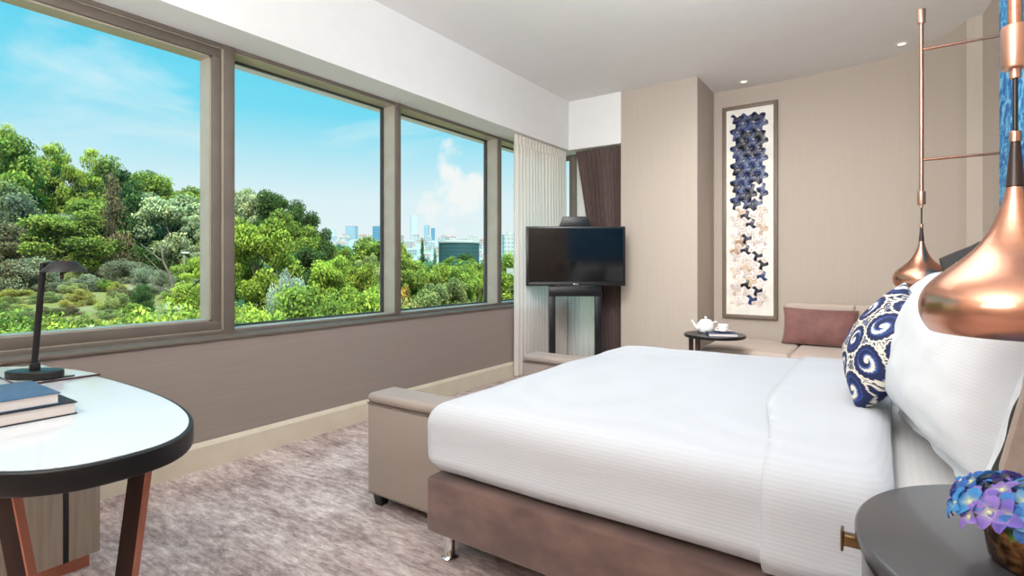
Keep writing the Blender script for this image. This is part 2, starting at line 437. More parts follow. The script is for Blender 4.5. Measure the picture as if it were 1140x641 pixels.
# ------------------------------------------------------------------ windows
ml = [(.25, .30), (1.690, 1.754), (3.094, 3.153), (4.531, 4.595), (YFG - .06, YFG)]
def window_unit(n, y0, y1, sash):
    w = thing('window_%d' % n, (0, 0, 0)); w['kind'] = 'structure'
    zt, zb = 2.485, .751
    f = MB(); f.box(XG - .04, XF, y0, y1, ZS + .002, zb, .003); f.box(XG - .04, XF, y0, y1, zt, ZB + .002, .003)
    f.build('frame', 'bronze', w, 40)
    MB().box(XG - .03, XF - .02, y0, y1, zb, zb + .004).box(XG - .03, XF - .012, y0, y1, zt - .004, zt).build('lit_rail_strip', 'lit_metal', w)  # pale strips paint the sky-lit faces of the rails
    g = MB(); b = .016
    for a in ((y0, y0 + b, zb, zt), (y1 - b, y1, zb, zt), (y0, y1, zb, zb + b), (y0, y1, zt - b, zt)):
        g.box(XG - .012, XG + .012, a[0], a[1], a[2], a[3])
    g.build('gasket', 'gasket', w)
    if sash:
        s = MB(); t = .055; X0, X1 = XG + .014, -3.352
        for a in ((y0 + .004, y1 - .002, zb + .004, zb + .06), (y0 + .004, y1 - .002, zt - .055, zt - .004), (y0 + .004, y0 + t, zb + .06, zt - .055), (y1 - t, y1 - .002, zb + .06, zt - .055)):
            s.box(X0, X1, a[0], a[1], a[2], a[3], .004)
        s.build('sash_frame', 'bronze', w, 40)
        l = MB(); X0 = XG - .01; 
        l.box(X0, X1 - .02, y1 - t - .012, y1 - t, zb + .06, zt - .055).box(X0, X1 - .02, y0 + t, y1 - t, zb + .06, zb + .07).box(X0, X1 - .02, y0 + t, y1 - t, zt - .065, zt - .055)
        l.build('lit_sash_strip', 'lit_metal', w)  # paler strips stand for the lit inner sides of the sash
    MB().box(XG - .006, XG + .006, y0 + .002, y1 - .002, zb + .002, zt - .002).build('glass_pane', 'glass', w)
    return w
for i in range(4): window_unit(i + 1, ml[i][1], ml[i + 1][0], i == 0)
for i, (a, b) in enumerate(ml):
    p = MB().box(XG - .04, XF + .006, a, b, ZS + .01, ZB + .001, .004)
    o = p.build('trim_%d' % (4 + i), 'bronze', None, 40); o['kind'] = 'structure'
    if 0 < i < 4:
        MB().box(XG + .014, XF - .006, a - .004, a, .756, 2.48).build('lit_mullion_side', 'lit_metal', o)  # pale strip paints the daylight on the mullion's side
# window round the corner, behind the curtains
w5 = thing('window_5'); w5['kind'] = 'structure'
q = MB(); q.box(XF - .05, -2.385, YFG, YFG + .08, .12, .18, .003); q.box(XF - .05, -2.385, YFG, YFG + .08, 2.46, ZB, .003)
q.box(XF - .06, XF, YFG - .02, YFG + .08, .12, ZB, .003)
q.build('frame', 'bronze', w5, 40)
MB().box(-3.172, -3.082, YFG - .03, YFG + .08, .12, ZB - .001, .004).build('mullion', 'bronze', w5, 40)
MB().box(XF, -2.385, YFG + .03, YFG + .042, .18, 2.46).build('glass_pane', 'glass', w5)

# ------------------------------------------------------------------ curtains
def drape(name, path, z0, z1, pleats, amp, mat, top_amp=None, gather=None, nz=40, seed=0):
    n = pleats * 12
    L = [0]
    for a, b in zip(path, path[1:]): L.append(L[-1] + math.dist(a, b))
    def at(s):
        s *= L[-1]
        for i in range(len(path) - 1):
            if s <= L[i + 1] + 1e-9:
                f = (s - L[i]) / (L[i + 1] - L[i]); a, b = path[i], path[i + 1]
                d = Vector((b[0] - a[0], b[1] - a[1])).normalized()
                return Vector((a[0] + (b[0] - a[0]) * f, a[1] + (b[1] - a[1]) * f)), Vector((-d.y, d.x))
    def fn(u, v):
        z = z0 + (z1 - z0) * v
        uu = u if gather is None else gather(u, v)
        p, nn = at(min(1, max(0, uu)))
        ph = u * pleats * 2 * math.pi + .5 * math.sin(u * 17 + seed) + .25 * math.sin(v * 3 + u * 23)
        a = amp * (.8 + .35 * math.sin(u * 11 + seed)) * (1 - .25 * v)
        if v > .96: ph *= 1; a *= .75
        p = p + nn * (math.sin(ph) * a + .006 * math.sin(ph * 3 + v * 4))
        return (p.x, p.y, z)
    return MB().grid(fn, n, nz).build(name, mat, None, 180)
sheer = thing('sheer_curtain', (-3.0, 5.1, 0), 0, 'white sheer voile curtain hanging at the window corner behind the television', 'curtain')
s1 = drape('side_drape', [(-3.102, 4.52), (-3.102, 5.60)], .012, 2.503, 17, .024, 'sheer')
def gath2(u, v):
    t = min(1, max(0, (v - .37) / .2)); lo = .26 * t * t * (3 - 2 * t); return lo + (1 - lo) * u
s2 = drape('corner_drape', [(-3.22, 5.71), (-2.44, 5.71)], .012, 2.503, 13, .026, 'sheer', gather=gath2, seed=2)
for o in (s1, s2): o.parent = sheer; o.matrix_parent_inverse = Matrix.Translation((3.0, -5.1, 0))
def heading(y0, y1):
    return MB().grid(lambda u, v: (-3.102 + .026 * math.sin(u * 34 * math.pi), y0 + (y1 - y0) * u, 2.40 + .1 * v), 200, 2)
hd = heading(4.52, 5.60).build('pleated_heading', 'sheer', sheer, 180); hd.matrix_parent_inverse = Matrix.Translation((3.0, -5.1, 0))
def gath(u, v):   # drawn to the right below the rail
    lo = .50 * min(1, max(0, (1 - v) / .75)) ** .9
    return lo + (1 - lo) * u
dark = drape('dark_curtain', [(-2.985, 5.63), (-2.40, 5.63)], .012, 2.495, 10, .034, 'curtain', gather=gath, seed=4)
tag(dark, 'dark mauve-brown curtain drawn to one side beside the column', 'curtain')

# ------------------------------------------------------------------ ceiling downlights
for i, (x, y, lab) in enumerate([(-1.197, 6.0, 'small round recessed ceiling downlight above the tall framed mosaic'), (.138, 5.763, 'small round recessed ceiling downlight near the curved wall and hanging copper pole')]):
    d = thing('ceiling_downlight', (x, y, HC - .0005), 0, lab, 'downlight', 'recessed downlights')
    MB().lathe([(.03, -.001), (.042, -.006), (.05, -.004), (.052, 0)], seg=32).build('trim_ring', 'white', d, 40)
    MB().lathe([(0, -.001), (.03, -.001)], seg=24).build('lens', 'lens', d)

# ------------------------------------------------------------------ bed
bed = thing('double_bed', (-.5, 2.47, 0), 0, 'wide double bed with brown suede base, chrome feet and taupe winged headboard', 'bed')
PI_ = Matrix.Translation((.5, -2.47, 0))
def part(o, p, inv=None):
    o.parent = p; o.matrix_parent_inverse = inv if inv else Matrix.Translation(-Vector(p.location)); return o
BX0, BX1, BY0, BY1 = -1.455, .42, 1.512, 3.44
part(bx('base_frame', 'suede', BX0, BX1, BY0, BY1, .122, .333, None, .014, 3), bed)
for (x, y) in ((BX0 + .055, BY0 + .075), (BX0 + .055, BY1 - .075), (BX1 - .06, BY0 + .075), (BX1 - .06, BY1 - .075)):
    part(MB().lathe([(0, 0), (.031, 0), (.033, .008), (.027, .013), (.0225, .02), (.0225, .124)], (x, y, 0), 28).build('leg', 'chrome', None, 40), bed)
def mat_def(p, n):
    return Vector((p.x, p.y, p.z + (.02 * (1 - (p.x / .95) ** 2) * (1 - (p.y / .95) ** 2) if p.z > 0 else 0)))
mm = rounded_box((.935, .92, .125), .05, .12, mat_def)
mt = link(mm, 'mattress', 'sheet', None, 180); mt.location = (-.515, 2.475, .459); part(mt, bed)
hb = part(bx('headboard', 'headboard', .42, .50, 1.515, 3.445, .2, 1.22, None, .02, 3), bed)
def wing(y0, y1, inner):
    pts = [(.425, .30), (.207, .30), (.207, .72), (.243, .89), (.255, 1.0), (.250, 1.12), (.238, 1.185), (.30, 1.218), (.36, 1.247), (.425, 1.287)]
    b = MB().prism(pts, y0, y1, .01, 2)
    for v in b.bm.verts: v.co = Vector((v.co.x, v.co.z, v.co.y))
    return b.build('wing', inner, None, 40)
part(wing(1.515, 1.560, 'headboard'), bed)
wf = part(wing(3.46, 3.515, 'black_leather'), bed); wf['label'] = 'dark inner face of the far headboard wing'

# duvet: a shell over the mattress, sides tucked in at the base
DX0, DX1, DY0, DY1, DZ0, DZ1 = -1.474, .04, 1.498, 3.452, .336, .612
dh = ((DX1 - DX0) / 2, (DY1 - DY0) / 2, (DZ1 - DZ0) / 2); dc = Vector(((DX0 + DX1) / 2, (DY0 + DY1) / 2, (DZ0 + DZ1) / 2))
def duvet_def(off=0., wr=1.):
    def f(p, n):
        p = p.copy()
        u = p.x / dh[0]; v = p.y / dh[1]; w = (p.z + dh[2]) / (2 * dh[2])
        top = max(0, n.z)
        p += n * off
        if w > .5: p.z += (.034 * (1 - v ** 4) * (1 - max(0, -u) ** 4) + .012 * max(0, u)) * min(1, (w - .5) * 2)
        tuck = .028 * max(0, 1 - w / .45) ** 1.6 - .012 * math.sin(math.pi * w)
        if abs(v) > .8: p.y -= math.copysign(tuck * (abs(v) - .8) / .2, v)
        if u < -.8: p.x += tuck * (-u - .8) / .2
        q = Vector((p.x * 2.6, p.y * 2.6, p.z * 2.6))
        p += n * (noise.noise(q) * .007 + noise.noise(q * 2.3 + Vector((3, 1, 7))) * .003) * wr
        return p
    return f
du_me = rounded_box(dh, .085, .035, duvet_def(), skip=('-z', '+x'))
dv = thing('white_duvet', (dc.x, dc.y, DZ0), 0, 'white striped duvet tucked smoothly over the wide double bed', 'duvet')
du = link(du_me, 'cover', 'duvet', None, 180); du.location = dc
sol = du.modifiers.new('s', 'SOLIDIFY'); sol.thickness = .018; sol.offset = -1
part(du, dv)
# turned-down band of sheet near the pillows
def band_def(p, n):
    q = duvet_def(.010, 1.)(p, n)
    w = (p.z + dh[2]) / (2 * dh[2])
    return q
bm_ = bmesh.new(); bm_.from_mesh(rounded_box(dh, .085, .03, band_def, skip=('-z', '+x')))
def x_end(z, y):
    t = min(1, max(0, (y - 1.53) / .75)); return -.258 - .098 * t * t * (3 - 2 * t) - dc.x
dele = [f for f in bm_.faces if f.calc_center_median().x < x_end(0, f.calc_center_median().y + dc.y)]
bmesh.ops.delete(bm_, geom=dele, context='FACES')
for v in bm_.verts:
    if any(e.is_boundary for e in v.link_edges) and v.co.x < dh[0] * .9 and v.co.z > -dh[2] * .97:
        v.co.x = x_end(0, v.co.y + dc.y)
bme = bpy.data.meshes.new('band'); bm_.to_mesh(bme); bm_.free()
bd = link(bme, 'turned_down_sheet', 'duvet', None, 180); bd.location = dc
sol = bd.modifiers.new('s', 'SOLIDIFY'); sol.thickness = .006; sol.offset = 1
part(bd, dv)

# pillows
def place(o, loc, normal, roll=0., up=(0, 0, 1)):
    """turn an object so that its local -Y faces normal"""
    y = -Vector(normal).normalized(); z = Vector(up); x = y.cross(z).normalized(); z = x.cross(y)
    m = Matrix((x, y, z)).transposed().to_4x4()
    o.matrix_world = Matrix.Translation(loc) @ m @ Matrix.Rotation(roll, 4, 'Y')
    return o
def bed_pillow(loc, normal, w, h, t, fl, mat, label, group=None, seed=0):
    r = thing('bed_pillow', label=label, cat='pillow', group=group)
    bo_ = link(pillow_mesh(w, h, t, 44, .012, seed, .05, .46), 'cover', mat, r, 180)
    flange_mesh(w, h, fl, seed=seed).build('flange', mat, bo_, 180)
    place(r, loc, normal); return r
bed_pillow((.195, 2.01, .885), (-1, -.16, .30), .77, .50, .32, .05, 'pillow', 'large white bed pillow with flat border propped behind the round nightstand', seed=1)
bed_pillow((.215, 2.93, .885), (-1, 0, .30), .76, .50, .33, .05, 'pillow', 'large white bed pillow half hidden behind the blue patterned cushion', seed=5)
bed_pillow((.378, 1.775, .87), (-1, 0, .1), .34, .44, .04, .03, 'taupe_linen', 'taupe linen pillow with border behind the nearest white pillow', seed=9)

# patterned cushion
def paisley(u, v):
    n1 = noise.noise(Vector((u * 5, v * 5, 2))); n2 = noise.noise(Vector((u * 11, v * 11, 5)))
    cream = (.80, .74, .63); navy = (.007, .013, .07); blue = (.025, .06, .25); pale = (.22, .32, .55); grey = (.16, .16, .18); blk = (.012, .012, .03)
    c = cream if n1 < .3 else pale
    s = math.sin(u * 26 + n1 * 9) * math.sin(v * 24 - n1 * 9 + 1)
    if abs(n2) < .08: c = blk
    if s > .38: c = navy
    if n1 > .14 and s < .1: c = grey
    for (cx, cy, r0, sp) in MED:
        dx, dy = u - cx, v - cy; r = math.hypot(dx, dy); th = math.atan2(dy, dx)
        rr = r0 * 1.16 * (1 + .07 * abs(math.cos(9 * th)))
        if r < rr * 1.1:
            f = r / rr
            if f > 1: return cream
            if f > .72: return navy
            if f > .64: return blue
            w = math.sin(th * 1 + sp + f * 7.5)
            if f < .16: return cream
            if w > .25: return navy
            if w > -.3: return blue
            if w > -.72: return pale if n2 > 0 else grey
            return cream
    return c
MED = [(-.45, .38, .23, 0), (.28, .52, .24, 2), (.05, -.05, .22, 4), (.62, -.02, .22, 1), (-.55, -.3, .22, 3), (.12, -.62, .22, 5), (-.1, .95, .2, 2), (.9, .5, .2, 0), (-.98, .1, .2, 1), (.68, -.6, .22, 2), (-.45, -.85, .2, 0), (-.75, .85, .2, 4), (.6, 1.0, .2, 3)]
def cushion(label):
    n = 150; me = pillow_mesh(.37, .35, .18, n, .005, 3, .05)
    cols = []
    for v in me.vertices: cols.append(paisley(v.co.x / .2, v.co.z / .2 + (0 if v.co.y <= 0 else .37)))
    set_col(me, cols)
    o = link(me, 'patterned_cushion', 'cushion', None, 180)
    return tag(o, label, 'cushion')
cu = cushion('blue and cream paisley cushion leaning against the white bed pillow')
ra = Vector((ca, sa, 0)); fa = Vector((-sa, ca, 0)); za = Vector((0, 0, 1))
va = (fa + ra * .68).normalized(); rb = (ra - fa * .68).normalized()
ez = (rb * .135 + za * .205 - va * .095).normalized(); ex = (rb * .066 - za * .118 - va * .318); ex = (ex - ez * ex.dot(ez)).normalized()
ey = ez.cross(ex); cu.matrix_world = Matrix.Translation(Vector((-.065, 2.175, .655)) + ez * .165 - ex * .175) @ Matrix((ex, ey, ez)).transposed().to_4x4()

# ------------------------------------------------------------------ bench at the foot of the bed
bench = thing('upholstered_bench', (-1.73, 2.45, 0), 0, 'taupe leather bench with rounded raised arms and black feet at bed foot', 'bench')
NX0, NX1 = -2.033, -1.49
part(bx('seat', 'bench', NX0 + .01, NX1, 1.87, 3.07, .06, .36, None, .025, 4), bench)
for (y0, y1) in ((1.712, 1.885), (3.055, 3.23)):
    a = part(bx('arm', 'bench', NX0, NX1, y0, y1, .059, .489, None, .012, 3), bench)
    part(bx('arm_pad', 'bench', NX0 - .004, NX1 + .004, y0 - .004, y1 + .004, 0.491, .541, None, .025, 6), bench)
    pp = MB(); c = .490
    pp.tube([(NX0 + .004, y0 + .001, c), (NX1, y0 + .001, c)], .0045, 8).tube([(NX0 + .004, y1 - .001, c), (NX1, y1 - .001, c)], .0045, 8).tube([(NX0 + .001, y0 + .004, c), (NX0 + .001, y1 - .004, c)], .0045, 8)
    part(pp.build('piping', 'bench_trim', None, 60), a)
    nl = MB(); yn = y0 if y0 < 2 else y1
    sgn = -1 if y0 < 2 else 1
    for i in range(34): nl.ball((NX0 + .012 + i * (NX1 - NX0 - .024) / 33, yn + sgn * .001, .070), .0045, 8, 5)
    part(nl.build('nailhead_trim', 'nail', None, 180), a)
for x in (NX0 + .045, NX1 - .045):
    for y in (1.762, 3.18):
        b = MB().box(x - .03, x + .03, y - .03, y + .03, 0, .062, .003)
        for v in b.bm.verts:
            if v.co.z < .03: v.co.x = x + (v.co.x - x) * .72; v.co.y = y + (v.co.y - y) * .72
        part(b.build('leg', 'black', None, 40), bench)

# ------------------------------------------------------------------ desk
def sup(cx, cy, a, b, n, m=96):
    o = []
    for i in range(m):
        t = 2 * math.pi * i / m; c, s = math.cos(t), math.sin(t)
        o.append((cx + a * math.copysign(abs(c) ** (2 / n), c), cy + b * math.copysign(abs(s) ** (2 / n), s)))
    return o
DCX, DCY, DA, DB = -2.07, .457, .765, .290
desk = thing('writing_desk', (DCX, DCY, 0), 0, 'oval writing desk with pale top, black edge and reddish wooden legs by window', 'desk')
part(MB().prism(sup(DCX, DCY, DA, DB, 2.5), .700, .749, .005, 3).build('table_edge', 'desk_edge', None, 40), desk)
part(MB().prism(sup(DCX, DCY, DA - .011, DB - .011, 2.5), .7475, .7505).build('top_surface', 'desk_top', None, 40), desk)
outl = [p for p in sup(DCX, DCY, DA - .002, DB - .002, 2.5, 200) if p[0] < -2.338]
part(MB().prism(outl, .7508, .757).build('raised_shelf', 'desk_top', None, 40), desk)
part(MB().box(-2.3375, -2.3345, DCY - .286, DCY + .286, .7506, .7575).build('shelf_lip', 'walnut'), desk)
lid = MB().box(-2.72, -2.36, .515, .672, .7572, .7605); part(lid.build('cable_lid', 'desk_top'), desk)
ld = MB().box(-2.3605, -2.357, .513, .674, .7572, .762).box(-2.72, -2.357, .5115, .5145, .7572, .762); part(ld.build('lid_edge', 'black'), desk)
def slab(p, q, wd, th, name, mat, off=0.):
    """flat splayed leg from p (top) to q (floor), its wide side turned towards the room"""
    b = MB(); vs = []; a = Vector((.83, .55)); w_ = Vector((.55, -.83))
    for P in (p, q):
        for (i, j) in ((-1, -1), (1, -1), (1, 1), (-1, 1)):
            c = a * (i * wd / 2 + off) * 1 - w_ * 0
            c = Vector((P[0], P[1])) + w_ * 0 + a * 0
            e = Vector((.83, .55)) * (i * wd / 2) + Vector((.55, -.83)) * (j * th / 2) + Vector((.83, .55)) * off
            vs.append(b.bm.verts.new((c.x + e.x, c.y + e.y, P[2])))
    for f in ((0, 1, 2, 3), (7, 6, 5, 4), (0, 4, 5, 1), (1, 5, 6, 2), (2, 6, 7, 3), (3, 7, 4, 0)): b.bm.faces.new([vs[i] for i in f])
    return b.build(name, mat)
for (x, yt, yb) in ((-1.43, .535, .452), (-1.43, .298, .395)):
    lg = part(slab((x, yt, .700), (x, yb, 0), .040, .018, 'leg', 'leg_wood'), desk)
    part(slab((x, yt, .700), (x, yb, 0), .004, .0185, 'edge_strip', 'copper_edge', .0215), lg)['label'] = 'thin bright copper edge'
part(bx('drawer_pedestal', 'oak', -2.72, -2.49, .24, .785, .06, .700), desk)
part(bx('gap_shade_strip', 'black', -2.489, -2.4695, .672, .688, .055, .698), desk)  # black strip drawn in for the shade between the door panels
part(bx('plinth', 'copper_edge', -2.70, -2.50, .26, .76, 0, .06), desk)
for (y0, y1) in ((.245, .672), (.688, .785)):
    part(bx('door_panel', 'oak', -2.489, -2.470, y0, y1, .055, .698, None, .002), desk)

def book(name, x0, x1, y0, y1, z0, t, cover, label):
    r = thing(name, ((x0 + x1) / 2, (y0 + y1) / 2, z0), 0, label, 'book')
    c = .0028
    cv = MB().box(x0, x1, y0, y1, z0, z0 + c, .0008).box(x0, x1, y0, y1, z0 + t - c, z0 + t, .0008).box(x0, x0 + .004, y0, y1, z0, z0 + t, .0008)
    part(cv.build('cover', cover, None, 40), r)
    part(MB().box(x0 + .004, x1 - .004, y0 + .005, y1 - .005, z0 + c, z0 + t - c).build('page_block', 'pages'), r)
    return r
book('hardback_book', -2.07, -1.783, .16, .516, .7508, .033, 'black_cover', 'thick black hardback book lying flat on the desk under the blue one')
book('hardback_book', -2.045, -1.79, .13, .482, .7842, .030, 'blue_cover', 'blue cloth hardback book on top of the black book')

# desk lamp
lx, ly, lz = -2.419, .580, .762
lamp = thing('desk_lamp', (lx, ly, lz), YAW, 'slim black desk lamp with oval base and conical shade on desk', 'lamp')
MB().prism(sup(0.0, 0, .092, .05, 2.2, 64), 0, .025, .004, 3).build('base', 'black_metal', lamp, 40)
MB().lathe([(.015, .025), (.015, .048), (.013, .050), (0, .050)], (0, 0, 0), 24).build('collar', 'black_metal', lamp, 40)
MB().tube([(-.002, 0, .045), (.03, 0, .396)], .0095, 14).build('pole', 'black_metal', lamp, 60)
MB().tube([(.0255, 0, .392), (.05, 0, .397), (.09, 0, .392)], .0062, 10).build('arm', 'black_metal', lamp, 60)
lshade = MB().lathe([(0, .404), (.030, .404), (.033, .402), (.063, .370), (.0645, .366), (.061, .368), (.031, .398), (0, .400)], (.103, 0, 0), 44).build('shade', 'black_metal', lamp, 40)
MB().lathe([(0, .340), (.005, .341), (.005, .40), (0, .40)], (.094, 0, 0), 14).build('switch_stem', 'walnut', lshade, 40)

# ------------------------------------------------------------------ television on its stand
tv = thing('television', (-2.655, 5.0, 0), YAW, 'black flat television on a two-legged floor stand before the curtains', 'television')
MB().box(-.522, .522, -.022, .030, .935, 1.560, .006).build('casing', 'tv', tv, 40)
MB().box(-.495, .495, -.0245, -.0215, .985, 1.540).build('screen', 'screen', tv)
MB().box(-.495, .495, -.026, -.021, .9365, .972, .002).build('lower_bezel', 'tv', tv, 40)
tcu = bpy.data.curves.new('t', 'FONT'); tcu.body = 'LG'; tcu.size = .028; tcu.align_x = 'CENTER'; tcu.extrude = .0004
to = bpy.data.objects.new('t', tcu); COL.objects.link(to)
tme = bpy.data.meshes.new_from_object(to.evaluated_get(bpy.context.evaluated_depsgraph_get())); bpy.data.objects.remove(to)
lo = link(tme, 'logo', 'logo', tv); lo.location = (.01, -.0268, .946); lo.rotation_euler = (R(90), 0, 0)
mbk = MB(); mbk.ball((-.018, -.0262, .9555), .009, 16, 8, (1, .08, 1)); mbk.build('logo_badge', 'logo', tv, 180)
for s in (-1, 1): MB().box(s * .243 - .034, s * .243 + .034, .0, .075, 0.012, .935, .004).build('leg', 'black', tv, 40)
MB().box(-.277, .277, -.002, .07, .825, .93, .004).build('crossbar', 'black', tv, 40)
MB().box(-.33, .33, -.16, .22, 0, .014, .004).build('base_plate', 'black', tv, 40)
b = MB().box(-.13, .13, -.01, .07, 1.560, 1.665, .004)
for v in b.bm.verts:
    if v.co.z < 1.6: v.co.x *= 1.3
b.build('top_unit', 'black', tv, 40)

# ------------------------------------------------------------------ tall framed mosaic
PX0, PX1, PZ0, PZ1 = -1.453, -.901, .58, 2.885
pic = thing('framed_mosaic', ((PX0 + PX1) / 2, YBK - .004, PZ0), 0, 'tall framed mosaic of dark blue to beige curved tiles on far wall', 'picture')
fw = .038
f = MB()
f.box(PX0, PX0 + fw, YBK - .048, YBK - .004, PZ0, PZ1, .003).box(PX1 - fw, PX1, YBK - .048, YBK - .004, PZ0, PZ1, .003)
f.box(PX0 + fw, PX1 - fw, YBK - .048, YBK - .004, PZ0, PZ0 + fw, .003).box(PX0 + fw, PX1 - fw, YBK - .048, YBK - .004, PZ1 - fw, PZ1, .003)
part(f.build('frame', 'frame_wood', None, 40), pic)
part(bx('mount', 'mount', PX0 + fw, PX1 - fw, YBK - .022, YBK - .006, PZ0 + fw, PZ1 - fw), pic)
def mosaic():
    """curved-sided triangles fitted together, one colour per tile"""
    bm = bmesh.new(); cols = []
    xc = (PX0 + PX1) / 2; ztop = PZ1 - .105; S = .108; hgt = S * math.sqrt(3) / 2
    def edge(a, b, m=8, amp=.2):
        d = b - a; nrm = Vector((-d.y, d.x)); return [a + d * (i / m) + nrm * amp * math.sin(2 * math.pi * i / m) for i in range(m)]
    rows = 22; rr = random.Random(11)
    dk = [(.003, .004, .010), (.004, .007, .03), (.008, .017, .075), (.02, .045, .15), (.006, .012, .045), (.05, .075, .17)]
    be = [(.52, .34, .20), (.66, .50, .34), (.80, .66, .54), (.84, .73, .66), (.85, .76, .72), (.86, .78, .72), (.84, .74, .70)]
    y = YBK - .0235
    for r in range(rows):
        zt = ztop - r * hgt; zb = zt - hgt
        for t in range(-1, 9):
            up = (t + r) % 2 == 0
            x0 = xc - .195 + t * S / 2 - .055
            A = Vector((x0, zb if up else zt)); B = Vector((x0 + S, zb if up else zt)); C = Vector((x0 + S / 2, zt if up else zb))
            cen = (A + B + C) / 3
            if not (PX0 + .10 < cen.x < PX1 - .095): continue
            pts = edge(A, B) + edge(B, C) + edge(C, A)
            pts = [cen + (p - cen) * .965 for p in pts]
            g = r / rows; off = abs(cen.x - xc) / .2
            pd = 1.2 - max(0, (g - .30)) * 3.6 - off * max(0, g - .22) * 1.8
            if g > .56: pd = .10
            if rr.random() < pd: c = rr.choice(dk if g < .55 else dk[:2] + dk[3:4])
            elif g < .34 and rr.random() < .6: c = rr.choice(dk[2:])
            else: c = rr.choice(be[3:] if rr.random() < .62 else be)
            k2 = rr.uniform(.85, 1.15)
            v0 = bm.verts.new((cen.x, y - .006, cen.y)); cols.append(tuple(q * k2 * 1.1 for q in c))
            ring = []
            for p in pts: ring.append(bm.verts.new((p.x, y - .0015, p.y))); cols.append(tuple(q * k2 for q in c))
            inn = []
            for p in pts:
                q_ = cen + (p - cen) * .86; inn.append(bm.verts.new((q_.x, y - .006, q_.y))); sh_ = 1.25 if rr.random() < .3 else 1.; cols.append(tuple(q * k2 * sh_ for q in c))
            m = len(pts)
            for i in range(m):
                bm.faces.new((ring[i], ring[(i + 1) % m], inn[(i + 1) % m], inn[i])); bm.faces.new((inn[i], inn[(i + 1) % m], v0))
    bmesh.ops.recalc_face_normals(bm, faces=bm.faces)
    me = bpy.data.meshes.new('mosaic'); bm.to_mesh(me); bm.free(); set_col(me, cols)
    return link(me, 'mosaic_tile_panel', 'mosaic', None, 30)
part(mosaic(), pic)

# ------------------------------------------------------------------ sofa, cushion, side table and tea things
sofa = thing('low_sofa', (-.5, 5.8, 0), 0, 'beige upholstered low sofa along the far wall under the framed mosaic', 'sofa')
part(bx('base', 'sofa', -1.40, .08, 5.16, 6.03, .05, .25, None, .015, 3), sofa)
part(bx('seat_cushion', 'sofa', -.66, .08, 5.12, 6.03, .25, .385, None, .035, 5), sofa)
part(bx('seat_cushion', 'sofa', -1.41, -.662, 5.12, 6.03, .25, .385, None, .035, 5), sofa)
for (x0, x1) in ((-.80, -.213), (-.207, .06)):
    part(bx('back_cushion', 'sofa', x0, x1, 5.91, 6.035, .385, .775, None, .02, 4), sofa)
for (x, y) in ((-1.35, 5.22), (.03, 5.22), (-1.35, 5.97), (.03, 5.97)):
    part(MB().lathe([(0, 0), (.02, 0), (.025, .05)], (x, y, 0), 16).build('leg', 'black', None, 40), sofa)
mc = link(pillow_mesh(.63, .36, .15, 36, .006, 6, .05), 'throw_pillow', 'mauve', None, 180)
tag(mc, 'mauve velvet rectangular cushion leaning on the beige sofa back', 'cushion')
place(mc, (-.495, 5.83, .563), (.04, -1, .26), R(1))

TX, TY, TZ = -1.24, 4.98, .535
st = thing('side_table', (TX, TY, 0), 0, 'round black side table on reddish wooden posts beside the column', 'table')
MB().lathe([(0, TZ - .028), (.252, TZ - .028), (.26, TZ - .024), (.262, TZ - .006), (.257, TZ), (0, TZ)], seg=64).build('tabletop', 'black', st, 40)
for (x, y) in ((-.19, -.06), (-.11, -.14), (-.17, .09)):
    MB().lathe([(0, .02), (.021, .02), (.021, TZ - .028)], (x, y, 0), 18).build('leg', 'walnut', st, 40)
MB().lathe([(0, 0), (.2, 0), (.2, .018), (.196, .022), (0, .022)], (-.02, 0, 0), 48).build('base_plate', 'black', st, 40)
tp = thing('teapot', (-1.33, 5.03, TZ), R(215), 'white china teapot with knobbed lid on the black side table', 'teapot')
MB().lathe([(0, 0), (.05, 0), (.066, .012), (.076, .045), (.074, .075), (.058, .105), (.048, .112), (.045, .108), (0, .10)], seg=40).build('body', 'china', tp, 50)
MB().lathe([(.05, .110), (.046, .118), (.02, .126), (.008, .128), (.007, .133), (.013, .14), (.012, .149), (0, .152)], seg=32).build('lid', 'china', tp, 50)
MB().tube([(.068, 0, .04), (.10, 0, .065), (.118, 0, .10), (.13, 0, .118)], [.02, .015, .011, .009], 12).build('spout', 'china', tp, 60)
MB().tube([(-.066, 0, .092), (-.10, 0, .102), (-.118, 0, .08), (-.11, 0, .045), (-.072, 0, .03)], .0075, 10).build('handle', 'china', tp, 60)
bk = thing('paperback_book', (-1.16, 4.90, TZ), R(22), 'navy covered book lying under the white cup on the side table', 'book')
MB().box(-.12, .12, -.085, .085, .0005, .003).box(-.12, .12, -.085, .085, .024, .027).box(-.12, -.116, -.085, .085, .0005, .027).build('cover', 'navy_cover', bk)
MB().box(-.116, .117, -.082, .082, .003, .024).build('page_block', 'pages', bk)
cp = thing('tea_cup', (-1.155, 4.925, TZ + .0275), R(-35), 'white china cup on its saucer on top of the navy book', 'cup')
MB().lathe([(0, .003), (.03, .003), (.055, .008), (.075, .016), (.077, .018), (.055, .012), (.03, .007), (0, .007)], seg=40).build('saucer', 'china', cp, 50)
MB().lathe([(0, .009), (.022, .009), (.026, .014), (.042, .04), (.047, .068), (.0455, .069), (.038, .04), (.02, .018), (0, .016)], seg=36).build('body', 'china', cp, 50)
MB().tube([(.044, 0, .058), (.064, 0, .058), (.066, 0, .04), (.036, 0, .028)], .004, 8).build('handle', 'china', cp, 60)

# ------------------------------------------------------------------ headboard wall panel
tag(bx('blue_wall_panel', 'bluepanel', .504, XR - .002, 1.22, 3.765, .35, HC - .02, None, .004), 'tall textured blue decorative panel on the headboard wall', 'wall panel')

